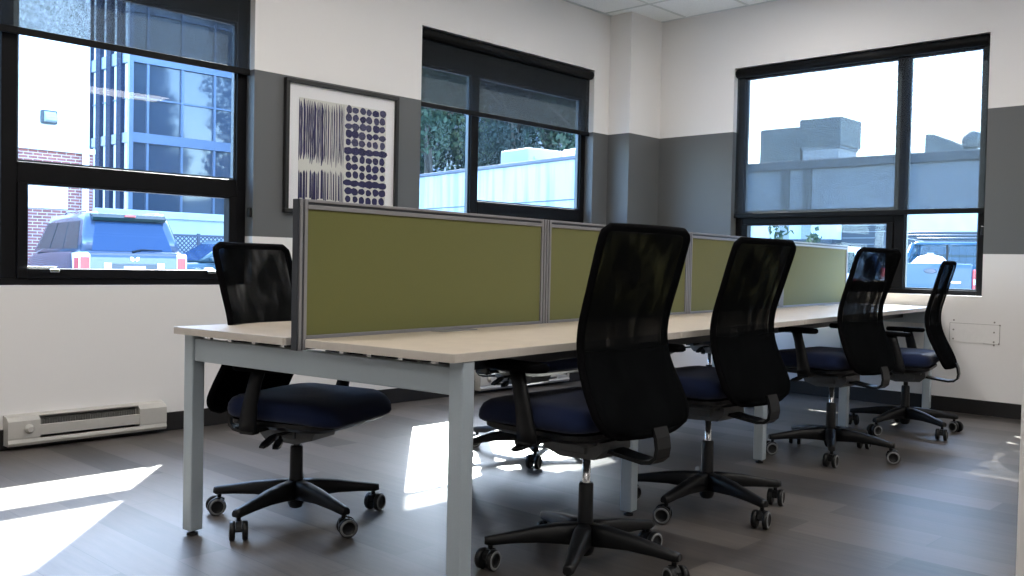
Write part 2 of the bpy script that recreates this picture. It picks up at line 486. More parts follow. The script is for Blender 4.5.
ce = struct('ceiling', MB().box(RX0, XB, RY0, YA, HC, HC+.1), M['ceil'])
grid = MB()
xg = 6.50
while xg > RX0:
    grid.box(xg-.012, xg+.012, RY0, YA, HC-.004, HC+.002); xg -= .61
yg = 4.625
while yg > RY0:
    grid.box(RX0, XB, yg-.012, yg+.012, HC-.004, HC+.002); yg -= .61
grid.box(RX0, XB, YA-.02, YA, HC-.006, HC+.002).box(XB-.02, XB, RY0, YA, HC-.006, HC+.002)
part('ceiling_grid', grid, M['tbar'], ce)

def added_fill_panel(x, y):  # unseen ceiling panels added to brighten the interior, not known fixtures
    fr = MB()
    for (a0, a1, c0, c1) in ((-.60, .60, -.30, -.275), (-.60, .60, .275, .30), (-.60, -.575, -.275, .275), (.575, .60, -.275, .275)):
        fr.box(x+a0, x+a1, y+c0, y+c1, HC-.012, HC)
    o = part('added_fill_panel', fr, M['tbar'], ce)
    part('fill_emitter', MB().box(x-.575, x+.575, y-.275, y+.275, HC-.008, HC-.002), M['lit'], o)
for lx in (-1.5, .9, 3.3, 5.6):
    for ly in (-2.2, .6, 3.4): added_fill_panel(lx, ly)

def strip(mb, x0, x1, y0, y1, z1=.105): mb.box(x0, x1, y0, y1, 0, z1, b=.003)
b1 = MB(); strip(b1, RX0, .9, YA-.010, YA); strip(b1, .9, 6.60, YA-.010, YA)
struct('baseboard_left', b1, M['base'])
b2 = MB(); strip(b2, XB-.010, XB, RY0, 4.88); strip(b2, 6.60, XB, 4.87, 4.88); strip(b2, 6.59, 6.60, 4.87, YA)
struct('baseboard_back', b2, M['base'])

# ------------------------------------------------------------------ windows
FD, FT = .085, .06      # frame set-back from the wall face, frame depth
def window(name, axis, pos, a, b, narrow, shade_z, shade_label, chain_at, head=.075):
    """a..b opening; 'narrow' is the side with the narrow full-height light: 'a' or 'b'"""
    root = struct_empty(name)
    def put(mb, u0, u1, w0, w1, z0, z1, bev=.004, mi=0):
        if axis == 'y': mb.box(u0, u1, pos+w0, pos+w1, z0, z1, bev, mi)
        else: mb.box(pos+w0, pos+w1, u0, u1, z0, z1, bev, mi)
        return mb
    f = MB()
    jw = .065
    put(f, a, a+jw, FD, FD+FT, ZS, ZH); put(f, b-jw, b, FD, FD+FT, ZS, ZH)
    put(f, a+jw, b-jw, FD, FD+FT, ZH-head, ZH); put(f, a+jw, b-jw, FD, FD+FT, ZS, ZS+.035)
    if narrow == 'a': m0, m1 = a+.585, a+.665; n0, n1, w0, w1 = a+jw, m0, m1, b-jw
    else: m0, m1 = b-.665, b-.585; n0, n1, w0, w1 = m1, b-jw, a+jw, m0
    put(f, m0, m1, FD, FD+FT, ZS+.035, ZH-head)
    put(f, w0, w1, FD, FD+FT, 1.372, 1.476)
    part('frame', f, M['frame'], root)
    # thin bright glazing beads around each light
    bd = MB()
    def beads(u0, u1, z0, z1):
        t = .012
        put(bd, u0, u0+t, FD+.02, FD+.05, z0, z1, 0); put(bd, u1-t, u1, FD+.02, FD+.05, z0, z1, 0)
        put(bd, u0+t, u1-t, FD+.02, FD+.05, z0, z0+t, 0); put(bd, u0+t, u1-t, FD+.02, FD+.05, z1-t, z1, 0)
    beads(n0, n1, ZS+.035, ZH-head); beads(w0, w1, 1.476, ZH-head)
    part('glazing_bead', bd, M['framel'], root)
    for (u0, u1, z0, z1) in ((n0, n1, ZS+.035, ZH-head), (w0, w1, 1.476, ZH-head)):
        p = MB(); put(p, u0, u1, FD+.032, FD+.036, z0, z1, 0); part('pane', p, M['glass'], root)
    # hopper sash under the wide light
    s = MB(); sw = .052
    z0, z1 = ZS+.035, 1.372
    put(s, w0, w0+sw, FD-.012, FD+FT-.005, z0, z1); put(s, w1-sw, w1, FD-.012, FD+FT-.005, z0, z1)
    put(s, w0+sw, w1-sw, FD-.012, FD+FT-.005, z0, z0+sw); put(s, w0+sw, w1-sw, FD-.012, FD+FT-.005, z1-.012, z1)
    so = part('sash', s, M['frame'], root)
    p = MB(); put(p, w0+sw, w1-sw, FD+.032, FD+.036, z0+sw, z1-.012, 0); part('pane', p, M['glass'], so)
    for q in (.10, .82):
        l = MB(); u = w0 + (w1-w0)*q + .03
        put(l, u, u+.05, FD-.03, FD-.012, z0+sw-.02, z0+sw-.002, .004)
        ln = .14 if q < .5 else .05
        put(l, u+.02-ln, u+.03, FD-.045, FD-.030, z0+sw+.000, z0+sw+.012, .004)
        part('latch', l, M['chrome'], so, label='silver latch lever')
    # roller shade, a thing of its own
    sh = thing('roller_shade', shade_label, 'roller shade', group='dark roller shades on the windows')
    c = MB()
    r = .036; n = 16
    prof = [(r*cos(2*pi*k/n), r*sin(2*pi*k/n)) for k in range(n)]
    zc = ZH - .008 - r
    e = .012
    if axis == 'y':
        c.loft([[(a+e, pos+.030+p, zc+q) for p, q in prof], [(b-e, pos+.030+p, zc+q) for p, q in prof]])
    else:
        c.loft([[(pos+.030+p, a+e, zc+q) for p, q in prof], [(pos+.030+p, b-e, zc+q) for p, q in prof]])
    put(c, a+e, b-e, .030, .062, zc-.034, ZH-.004, .004)
    part('headbox', c, M['hem'], sh)
    fb = MB(); put(fb, a+.004, b-.004, .050, .0508, shade_z+.03, zc, 0)
    part('shade_fabric', fb, M['shade'], sh)
    hb = MB(); put(hb, a+.004, b-.004, .042, .058, shade_z, shade_z+.038, .004)
    part('hem_bar', hb, M['hem'], sh)
    ch = MB(); u = chain_at[0]; zz = chain_at[1]
    put(ch, u-.012, u+.012, .008, .030, zz-.03, zz+.03, .005)
    part('chain_clip', ch, M['blackp'], sh)
    return root

window('window_1', 'y', YA, 1.095, 3.08, 'a', 2.118, 'dark roller shade on the window left of the framed print', (3.068, 1.28), .25)
window('window_2', 'y', YA, 4.42, 6.39, 'a', 2.118, 'dark roller shade on the window between the framed print and the corner pillar', (6.378, 1.28), .25)
window('window_3', 'x', XB, 2.125, 4.135, 'a', 1.425, 'dark roller shade lowered far down the window behind the desk end', (2.137, 1.30))

# ------------------------------------------------------------------ framed print
def build_print():
    x0, x1, z0, z1 = 3.287, 4.195, 1.292, 2.137
    t = thing('framed_print', 'black framed abstract print of indigo strokes and dabs on the grey band', 'picture', ((x0+x1)/2, YA, (z0+z1)/2))
    w, h = (x1-x0)/2, (z1-z0)/2
    f = MB(); fw = .026
    f.box(-w, w, -.035, 0, h-fw, h, .003).box(-w, w, -.035, 0, -h, -h+fw, .003)
    f.box(-w, -w+fw, -.035, 0, -h+fw, h-fw, .003).box(w-fw, w, -.035, 0, -h+fw, h-fw, .003)
    part('frame', f, M['blackf'], t)
    part('mat_board', MB().box(-w+fw, w-fw, -.012, -.004, -h+fw, h-fw), M['mat'], t)
    a = MB()
    ax0, ax1, az0, az1 = -w+.105, w-.10, -h+.085, h-.11
    rnd = random.Random(3)
    a.box(ax0, ax1, -.0132, -.012, az0, az1, 0, 0)
    mid = ax0 + (ax1-ax0)*.50
    zm = az0 + (az1-az0)*.33
    # left half: long vertical strokes above, short ones below a pale gap
    x = ax0
    while x < mid - .004:
        ww = rnd.uniform(.008, .022) if (x-ax0)/(mid-ax0) < .55 else rnd.uniform(.004, .012)
        fr = (x-ax0)/(mid-ax0)
        mi = 2 if (fr < .55 and rnd.random() < .55) or rnd.random() < .2 else 1
        top = az1 - rnd.uniform(0, .03); bot = zm + rnd.uniform(.01, .05)
        nseg = 8; L = []; Rr = []
        for k in range(nseg+1):
            z = bot + (top-bot)*k/nseg
            j = rnd.uniform(-.0012, .0012); q = 1 if 0 < k < nseg else .3
            L.append((x+j, -.0138, z)); Rr.append((x+j+ww*q*rnd.uniform(.75, 1.), -.0138, z))
        a.add(L+list(reversed(Rr)), [tuple(range(2*nseg+2))], mi)
        if rnd.random() < .9:
            top = zm - rnd.uniform(.0, .035); bot = az0 + rnd.uniform(0, .02)
            a.add([(x, -.0138, bot), (x+ww, -.0138, bot), (x+ww*.9, -.0138, top-.02), (x+ww*.5, -.0138, top), (x+.001, -.0138, top-.015)], [(0, 1, 2, 3, 4)], 1)
        x += ww + (rnd.uniform(.0, .003) if fr < .5 else rnd.uniform(.002, .010))
    # right half: rows of rounded dabs
    nr, nc = 12, 6
    for i in range(nr):
        for j in range(nc):
            cw = (ax1-mid-.008)/nc; chh = (az1-az0)/nr
            cx = mid + .008 + cw*(j+.5) + rnd.uniform(-.005, .005); cz = az0 + chh*(i+.5) + rnd.uniform(-.004, .004)
            rx = cw*rnd.uniform(.40, .58); rz = chh*rnd.uniform(.38, .54)
            if i in (2, 6): rx = cw*.68
            pts = [(cx + rx*rnd.uniform(.85, 1.1)*cos(2*pi*k/10), -.0138 - .00001*j, cz + rz*rnd.uniform(.85, 1.1)*sin(2*pi*k/10)) for k in range(10)]
            a.add(pts, [tuple(range(10))], 1 if i < 7 else (2 if rnd.random() < .6 else 1))
    part('print', a, [M['paper'], M['indigo'], M['violet']], t)
    part('glazing', MB().box(-w+fw, w-fw, -.019, -.017, -h+fw, h-fw), M['pglass'], t)
build_print()

# ------------------------------------------------------------------ baseboard heaters
def heater(x0, x1, label, knob_left=True):
    t = thing('baseboard_heater', label, 'heater', ((x0+x1)/2, YA, 0), group='baseboard heaters along the window wall')
    w = (x1-x0)/2; D = .07
    body = MB()
    poly = [(-.0, .025), (-D, .025), (-D-.008, .040), (-D-.002, .055), (-D+.02, .062), (-D+.02, .075), (-D, .075), (-D, .142), (-.046, .168), (0, .176)]
    e = .155
    # end boxes
    for s0, s1 in ((-w, -w+e), (w-e, w)):
        body.prism([(0, .025), (-D, .025), (-D-.008, .040), (-D-.002, .058), (-D-.004, .066), (-D-.004, .150), (-.045, .172), (0, .178)], s0, s1, 'yz')
    # middle: lower lip, front panel, top shelf, back
    body.prism([(0, .025), (-D, .025), (-D-.008, .040), (-D-.002, .056), (0, .050)], -w+e, w-e, 'yz')
    body.prism([(-D, .070), (-D-.002, .122), (-D+.008, .124), (-D+.008, .070)], -w+e, w-e, 'yz')
    body.prism([(0, .164), (-.050, .164), (-.053, .170), (0, .178)], -w+e, w-e, 'yz')
    part('casing', body, M['heater'], t)
    fin = MB()
    fin.box(-w+e, w-e, -.010, -.004, .05, .165)
    fin.tube([(-w+e, -.035, .095), (w-e, -.035, .095)], .012)
    k = -w+e+.01
    while k < w-e-.01:
        fin.box(k, k+.0025, -.058, -.010, .070, .150); k += .013
    part('fins', fin, M['heaterd'], t)
    kx = -w+.10 if knob_left else w-.10
    kb = MB().lathe([(.024, 0), (.024, .006), (.017, .010), (.015, .022), (.013, .024)], 20,
                    T=Matrix.Translation((kx, -D-.003, .108)) @ Matrix.Rotation(pi/2, 4, 'X'))
    part('knob', kb, M['heater'], t)
    return t
heater(1.672, 2.505, 'cream baseboard heater with a dial under the window, near the desk leg')
heater(5.00, 6.05, 'cream baseboard heater seen under the desk below the middle window')

# cover plate outlined on the far wall
def cover_plate():
    t = thing('blank_cover_plate', 'cream blank cover plate with screw marks on the wall right of the window', 'cover plate', (XB, 2.165, .572))
    part('plate', MB().box(-.004, 0, -.165, .165, -.068, .068, .0015), M['plain'], t)
    ol = MB()
    for (y0, y1, z0, z1) in ((-.167, .167, .0665, .0685), (-.167, -.165, -.068, .068), (.165, .167, -.068, .068), (-.167, -.06, -.0685, -.0665)):
        ol.box(-.0046, 0, y0, y1, z0, z1)
    part('edge_line', ol, M['screw'], t)
    for (y, z) in ((.14, .02), (.14, -.045), (-.13, .085), (-.13, .015), (-.13, -.052), (-.13, -.075), (.14, .088), (-.165, .066), (-.163, -.064)):
        s = MB().lathe([(.006, 0), (.006, .003), (.004, .0045)], 10, T=Matrix.Translation((-.004 if abs(z) < .066 else 0, y, z)) @ Matrix.Rotation(-pi/2, 4, 'Y'))
        part('screw', s, M['screw'], t)
cover_plate()

# ------------------------------------------------------------------ the bench desk
DO = Vector((1.7275, 1.8437, 0)); DYAW = .1085
DL, DW, DZ, TT = 5.34, 1.315, .752, .025
def desk_pt(x, y, z=0.):
    c, s = cos(DYAW), sin(DYAW)
    return Vector((DO.x + c*x - s*y, DO.y + s*x + c*y, z))

def build_desk():
    t = thing('bench_desk', 'long pale-topped bench desk on silver legs in the middle of the room', 'desk', DO, DYAW)
    pitch = DL/4
    for side in (0, 1):
        y0, y1 = (0, .612) if side == 0 else (.703, DW)
        for k in range(4):
            x0, x1 = k*pitch + (.0005 if k else 0), (k+1)*pitch - (.0005 if k < 3 else 0)
            mb = MB()
            r = .012
            pr = rrect((x1-x0)/2, (y1-y0)/2, r, 3, (x0+x1)/2, (y0+y1)/2)
            mb.loft([[(u, v, DZ-TT) for u, v in pr], [(u, v, DZ-.0015) for u, v in pr]], 1, False, cap=False)
            ins = rrect((x1-x0)/2-.0015, (y1-y0)/2-.0015, r, 3, (x0+x1)/2, (y0+y1)/2)
            mb.loft([[(u, v, DZ-.0015) for u, v in pr], [(u, v, DZ) for u, v in ins]], 1, False, cap=False)
            mb.add([(u, v, DZ) for u, v in ins], [tuple(range(len(ins)))], 0)
            mb.add([(u, v, DZ-TT) for u, v in pr], [tuple(reversed(range(len(pr))))], 1)
            part('tabletop', mb, [M['top'], M['topedge']], t)
            yf = .572 if side == 0 else .743
            fl = MB().box(x0+pitch/2-.10, x0+pitch/2+.10, yf-.026, yf+.026, DZ-.001, DZ+.003, .0012)
            part('cable_flap', fl, M['alu'], t)
    # legs: square tubes; the end pairs stand at the corners, the middle pairs are set in
    lw = .052
    def leg(x, y):
        mb = MB().box(x, x+lw, y, y+lw, .018, DZ-TT, .005)
        o = part('leg', mb, M['leg'], t)
        part('levelling_foot', MB().lathe([(.020, 0), (.020, .008), (.008, .010), (.008, .020)], 14, T=Matrix.Translation((x+lw/2, y+lw/2, 0))), M['blackp'], o)
    for x in (.045, DL-.045-lw):
        for y in (.004, DW-.004-lw): leg(x, y)
        rx = x + .008
        part('end_rail', MB().box(rx, rx+.036, .004+lw, DW-.004-lw, .630, .710, .004), M['leg'], t)
    for k in (1, 2, 3):
        for y in (.20, DW-.20-lw): leg(k*pitch-.005, y)
        part('cross_rail', MB().box(k*pitch+.005, k*pitch+.045, .20+lw, DW-.20-lw, .645, .710, .004), M['leg'], t)
    for y in (.205, DW-.205-.05):
        part('side_rail', MB().box(.072, DL-.072, y, y+.05, .664, .712, .003), M['dark'], t)
    for y in (.12, .25, .38, .50, .78, .93, 1.06, 1.18):
        for x in (.062, DL-.074): part('spacer', MB().box(x, x+.012, y, y+.018, .708, DZ-TT), M['chrome'], t)
    part('cable_tray', MB().prism([(.60, .60), (.715, .60), (.715, .69), (.709, .69), (.709, .606), (.606, .606), (.606, .69), (.60, .69)], .35, DL-.35, 'yz'), M['dark'], t)
build_desk()

SCR_LABELS = ['green fabric desk screen at the near end of the desk, closest to the framed print',
              'green fabric desk screen second along the desk from the near end, behind the largest chair',
              'green fabric desk screen third along the desk, between two chair backs',
              'bright green fabric desk screen at the far end of the desk by the window']
def build_screens():
    pitch = DL/4; zb, zt, th = .714, 1.188, .034
    for k in range(4):
        x0, x1 = k*pitch+.004, (k+1)*pitch-.004
        w = x1-x0
        p = desk_pt((x0+x1)/2, .657)
        t = thing('desk_screen', SCR_LABELS[k], 'desk screen', (p.x, p.y, 0), DYAW, 'green screens along the desk')
        fb = MB().box(-w/2+.030, w/2-.030, -th/2+.006, th/2-.006, zb+.045, zt-.030, .003)
        part('fabric_panel', fb, M['green'], t)
        fr = MB()
        h = w/2
        # each frame bar: two bright lips with a dark groove between
        def vbar(s):
            x = s*h
            for (a, b, d, mi) in ((0, .011, 0, 0), (.011, .018, .005, 1), (.018, .031, 0, 0)):
                xa, xb = sorted((x - s*a, x - s*b))
                fr.box(xa, xb, -th/2+d, th/2-d, zb, zt, .0015 if mi == 0 else 0, mi)
        vbar(-1); vbar(1)
        for (a, b, d, mi) in ((0, .009, 0, 0), (.009, .017, .005, 1), (.017, .031, 0, 0)):
            fr.box(-h+.031, h-.031, -th/2+d, th/2-d, zt-b, zt-a, .0015 if mi == 0 else 0, mi)
        fr.box(-h+.031, h-.031, -th/2, th/2, zb+.02, zb+.046, .0015, 0)
        part('frame', fr, [M['alu'], M['dark']], t)
        if k == 0:
            part('end_cap', MB().box(-h-.006, -h, -th/2+.004, th/2-.004, zb, zt-.001, .001), M['dark'], t)
        for xx in (-h+.25, h-.25): part('bracket', MB().box(xx-.03, xx+.03, -.030, .030, .705, zb+.03, .002), M['alu'], t)
build_screens()

# ------------------------------------------------------------------ task chairs
def interp(tab, z):
    if z <= tab[0][0]: return tab[0][1]
    for (a, b), (c, d) in zip(tab, tab[1:]):
        if z <= c:
            t = (z-a)/(c-a); return b + (d-b)*t
    return tab[-1][1]
D_TAB = [(.490, .262), (.53, .246), (.58, .222), (.63, .196), (.68, .172), (.74, .155), (.80, .153), (.86, .165), (.93, .186), (1.02, .210), (1.117, .237)]
W_TAB = [(.490, .225), (.55, .234), (.61, .234), (.66, .228), (.72, .221), (.78, .217), (.86, .216), (.95, .219), (1.05, .221), (1.117, .220)]
ZB0, ZT0 = .490, 1.117
def back_hw(z):
    w = interp(W_TAB, z)
    rt, rb = .030, .075
    if z > ZT0-rt: w -= rt - sqrt(max(rt*rt - (z-(ZT0-rt))**2, 0))
    if z < ZB0+rb: w -= rb - sqrt(max(rb*rb - ((ZB0+rb)-z)**2, 0))
    return w
def smooth_d(z):
    return sum(interp(D_TAB, z+dz) for dz in (-.03, -.015, 0, .015, .03))/5
def back_pt(u, z, off=0.):
    return (u*back_hw(z), -smooth_d(z) - .030 + .030*abs(u)**2.2 + off, z)

def sheet(z0, z1, off0, off1, nu=12, nz=26, bulge=0.):
    """thin closed shell between two offsets"""
    mb = MB()
    zs = [z0 + (z1-z0)*k/nz for k in range(nz+1)]
    for off in (off0, off1):
        rows = [[back_pt(-1+2*j/nu, z, off + (bulge*(1-abs(-1+2*j/nu)**3) if off == off1 else 0)) for j in range(nu+1)] for z in zs]
        vs = [p for r in rows for p in r]; fs = []
        for i in range(nz):
            for j in range(nu):
                a = i*(nu+1)+j; fs.append((a, a+1, a+nu+2, a+nu+1))
        mb.add(vs, fs, 0, True)
    if abs(off0-off1) > 1e-6:
        for j in (0, nu):
            r0 = [back_pt(-1+2*j/nu, z, off0) for z in zs]; r1 = [back_pt(-1+2*j/nu, z, off1) for z in zs]
            mb.add(r0+r1, [(i, i+1, nz+2+i, nz+1+i) for i in range(nz)], 0, True)
        for z in (z0, z1):
            r0 = [back_pt(-1+2*j/nu, z, off0) for j in range(nu+1)]; r1 = [back_pt(-1+2*j/nu, z, off1 + bulge*(1-abs(-1+2*j/nu)**3)) for j in range(nu+1)]
            mb.add(r0+r1, [(i, i+1, nu+2+i, nu+1+i) for i in range(nu)], 0, True)
    return mb

def surf(z0, z1, off, nu=12, nz=26):
    mb = MB()
    zs = [z0 + (z1-z0)*k/nz for k in range(nz+1)]
    vs = [back_pt(-1+2*j/nu, z, off) for z in zs for j in range(nu+1)]
    fs = [(i*(nu+1)+j, i*(nu+1)+j+1, (i+1)*(nu+1)+j+1, (i+1)*(nu+1)+j) for i in range(nz) for j in range(nu)]
    return mb.add(vs, fs, 0, True)

CH = {}
def chair_meshes():
    # rear and front layers of the knitted back
    CH['mesh_r'] = surf(ZB0, ZT0, 0.).mesh('back_mesh', M['mesh'])
    CH['mesh_f'] = surf(ZB0, ZT0, .030).mesh('back_mesh', M['mesh'])
    # outline frame between the layers
    zs = [ZB0 + (ZT0-ZB0)*k/40 for k in range(41)]
    path = [back_pt(-1, z, .015) for z in zs] + [back_pt(-1+2*j/10, ZT0, .015) for j in range(1, 10)] + \
           [back_pt(1, z, .015) for z in reversed(zs)] + [back_pt(1-2*j/10, ZB0, .015) for j in range(1, 11)]
    CH['frame'] = MB().tube(path, .0125, 8, cap=False).mesh('back_frame', M['pad'])
    CH['lumbar'] = sheet(ZB0+.01, .740, .004, .026).mesh('lumbar_pad', M['pad'])
    # seat cushion
    mb = MB(); hx, hy, cy = .252, .238, .068
    lev = [(.484, .035), (.488, .015), (.498, .003), (.515, .000), (.535, .002), (.551, .012), (.562, .030), (.568, .065), (.570, .12)]
    rings = []
    for z, ins in lev:
        ring = []
        for (x, y) in rrect(hx-ins, hy-ins, max(.085-ins*.3, .03), 7, 0, cy):
            f = max(0, (y-cy)/hy); dz = -.030*f**3
            side = (abs(x)/hx)**4
            ring.append((x, y, z + (dz if z > .51 else dz*.7) + (.006*side if z > .545 else 0)))
        rings.append(ring)
    mb.loft(rings, 0, True)
    CH['seat'] = mb.mesh('seat', M['seat'])
    # seat pan
    mb = MB()
    pr = rrect(.235, .22, .08, 6, 0, .062)
    mb.loft([[(x*.86, (y-.062)*.86+.062, .448) for x, y in pr], [(x, y, .466) for x, y in pr], [(x, y, .480) for x, y in pr]], 0, False)
    CH['pan'] = mb.mesh('seat_pan', M['blackp'])
    # tilt mechanism
    mb = MB()
    mb.prism([(-.12, .410), (-.09, .382), (.05, .374), (.12, .394), (.14, .440), (-.12, .440)], -.075, .075, 'yz')
    mb.box(-.12, .12, -.10, .10, .428, .452, .004)
    mb.box(-.085, -.074, -.06, .05, .395, .432, .004).box(.074, .085, -.06, .05, .395, .432, .004)
    CH['mech'] = mb.mesh('tilt_mechanism', M['greyp'])
    def lever(p0, p1, p2, w):
        l = MB(); l.tube([p0, p1], .006, 6)
        d = (Vector(p2)-Vector(p1)); s = d.cross(Vector((0, 0, 1))).normalized()
        P1, P2 = Vector(p1), Vector(p2)
        rings = []
        for k, ww, t in ((0, .4, .010), (.25, .9, .013), (.75, 1., .011), (1., .7, .007)):
            c = P1 + d*k
            rings.append([c-s*w*ww/2+Vector((0, 0, -t/2)), c+s*w*ww/2+Vector((0, 0, -t/2)), c+s*w*ww/2+Vector((0, 0, t/2)), c-s*w*ww/2+Vector((0, 0, t/2))])
        return l.loft(rings, 0, False)
    CH['lever1'] = lever((.07, .06, .432), (.20, .05, .430), (.275, .045, .398), .032).mesh('lever', M['blackp'])
    CH['lever2'] = lever((.07, -.03, .412), (.13, .02, .400), (.215, .06, .385), .030).mesh('lever', M['blackp'])
    CH['lever3'] = lever((-.07, .05, .432), (-.20, .06, .432), (-.27, .08, .414), .034).mesh('lever', M['blackp'])
    # spine bar that carries the back
    path = [(0, -.06, .418), (0, -.16, .404), (0, -.245, .394), (0, -.275, .398), (0, -.294, .414), (0, -.299, .442), (0, -.294, .475), (0, -.282, .505)]
    CH['spine'] = MB().band(path, [.085, .08, .075, .07, .07, .07, .07, .07], .012).mesh('support_bar', M['blackp'])
    # gas lift
    CH['lift'] = MB().lathe([(.0135, .15), (.0135, .380)], 14).mesh('gas_lift', M['chrome'])
    CH['shroud'] = MB().lathe([(.030, .125), (.026, .16), (.0245, .280), (.021, .286)], 16).mesh('lift_shroud', M['blackp'])
    # five-arm base
    mb = MB().lathe([(.018, .045), (.024, .048), (.030, .060), (.036, .085), (.046, .120), (.042, .140), (.030, .148)], 20)
    for k in range(5):
        a = 2*pi*k/5
        T = Matrix.Rotation(a, 4, 'Z')
        rings = []
        for (r, w, z0, z1) in ((.025, .058, .080, .152), (.08, .056, .086, .150), (.16, .049, .090, .140), (.25, .041, .086, .122), (.315, .036, .080, .110), (.332, .028, .083, .106)):
            rings.append([(r, -w/2, z0+.006), (r, -w/2*.7, z0), (r, w/2*.7, z0), (r, w/2, z0+.006), (r, w/2*.92, z1-.008), (r, w/2*.55, z1), (r, -w/2*.55, z1), (r, -w/2*.92, z1-.008)])
        mb.loft(rings, 0, True, T=T)
    CH['base'] = mb.mesh('base', M['blackp'])
    # caster: stem + hood, two ringed wheels
    mb = MB().lathe([(.0075, .055), (.0075, .082)], 10)
    hood = [(-.030, .034), (-.026, .048), (-.014, .060), (.004, .063), (.016, .058), (.016, .034)]
    mb.prism(hood, -.0095, .0095, 'yz')
    mb.tube([(-.024, -.012, .032), (.024, -.012, .032)], .006, 8)
    CH['caster'] = mb.mesh('caster', M['blackp'])
    for s in (1, -1):
        T = Matrix.Translation((s*.011, -.012, .032)) @ Matrix.Rotation(s*pi/2, 4, 'Y')
        w = MB().lathe([(.027, 0), (.0315, .002), (.032, .008), (.0315, .015), (.029, .0175), (.029, .0178), (.0215, .0190), (.0215, .0172), (.008, .0165)], 22, T=T,
                       mis=[0, 0, 0, 0, 0, 1, 0, 0, 0])
        CH['wheel%d' % s] = w.mesh('wheel', [M['blackp'], M['ring']])
    # armrests
    for s in (1, -1):
        mb = MB()
        path = [(s*.292, .00, .455), (s*.296, .00, .49), (s*.298, .012, .56), (s*.298, .030, .63), (s*.296, .045, .676)]
        ws = [.078, .074, .062, .056, .060]
        rings = []
        for (x, y, z), w in zip(path, ws):
            t = .013
            rings.append([(x-t, y-w/2+.008, z), (x, y-w/2, z), (x+t, y-w/2+.008, z), (x+t, y+w/2-.008, z), (x, y+w/2, z), (x-t, y+w/2-.008, z)])
        mb.loft(rings, 0, True)
        mb.box(*sorted((s*.08, s*.285)), -.028, .028, .448, .463, .004)
        mb.box(*sorted((s*.268, s*.305)), -.032, .032, .444, .464, .005)
        CH['arm%d' % s] = mb.mesh('armrest', M['blackp'])
        pr = rrect(.040, .118, .034, 6, s*.285, .055)
        c = MB().loft([[(s*.285+(x-s*.285)*.85, .055+(y-.055)*.93, .670) for x, y in pr], [(x, y, .676) for x, y in pr], [(x, y, .688) for x, y in pr],
                       [(s*.285+(x-s*.285)*.88, .055+(y-.055)*.95, .696) for x, y in pr]], 0, True)
        CH['armpad%d' % s] = c.mesh('arm_pad', M['pad'])
chair_meshes()

def chair(label, x, y, face, star, drop=0., seed=1, tilt=0., group='black mesh task chairs around the desk'):
    """face and star are world angles in degrees: where the sitter looks, and one base arm"""
    rz = radians(face-90)
    t = thing('task_chair', label, 'chair', (x, y, 0), rz, group)
    up = (0, 0, -drop)
    tl = radians(tilt)
    bk = link('backrest', CH['mesh_r'], t, (0, .5*sin(tl), .5-.5*cos(tl)-drop), (tl, 0, 0))
    link('back_mesh', CH['mesh_f'], bk)
    link('back_frame', CH['frame'], bk)
    link('lumbar_pad', CH['lumbar'], bk)
    se = link('seat', CH['seat'], t, up, label='navy blue upholstered seat')
    link('seat_pan', CH['pan'], se)
    me = link('tilt_mechanism', CH['mech'], t, up)
    for k in (1, 2, 3): link('lever', CH['lever%d' % k], me)
    link('support_bar', CH['spine'], t, up)
    link('gas_lift', CH['lift'], t, up, label='chrome gas lift column')
    for s in (1, -1):
        a = link('armrest', CH['arm%d' % s], t, up)
        link('arm_pad', CH['armpad%d' % s], a)
    sr = radians(star) - rz
    ba = link('base', CH['base'], t, rot=(0, 0, sr))
    link('lift_shroud', CH['shroud'], ba)
    rnd = random.Random(seed)
    for k in range(5):
        a = sr + 2*pi*k/5
        c = link('caster', CH['caster'], t, (.312*cos(a), .312*sin(a), 0), (0, 0, a + rnd.uniform(-1.3, 1.3) + pi/2))
        c.scale = (1.09,)*3
        link('wheel', CH['wheel1'], c); link('wheel', CH['wheel-1'], c)
    return t

CHAIRS = [
    ('black mesh task chair standing nearest, its tall back hiding the second green screen', 2.406, 1.920, 89.5, 66, 0., 1, .6),
    ('second black mesh task chair along the near desk edge, its back before the third screen', 3.374, 2.055, 88.5, 38, 0., 2, 2.6),
    ('third black mesh task chair, before the far end of the screens and the window mullion', 4.851, 2.199, 86, 62, 0., 3, 2.6),
    ('farthest black mesh task chair, turned side-on before the window with the pickup truck', 5.958, 2.220, 102, 26, .06, 4),
    ('navy seated task chair on the framed print side, at the near end of the desk', 2.045, 3.055, -69, 53, .07, 5),
]
for c in CHAIRS: chair(*c)
FAR = [
    ('black mesh task chair on the window side, seen under the desk behind the nearest chair', 3.58, 3.30, -88, 20, 0., 6),
    ('black mesh task chair on the window side, glimpsed under the desk between two chair backs', 4.75, 3.52, -80, 44, 0., 7),
    ('black mesh task chair on the window side, under the far end of the desk', 6.00, 3.66, -86, 10, 0., 8),
]
for c in FAR: chair(*c)

# ------------------------------------------------------------------ outside: ground, buildings, trees
GZ = -.06
struct('ground', MB().box(-40, 90, -40, 110, GZ-.2, GZ), M['asphalt'])

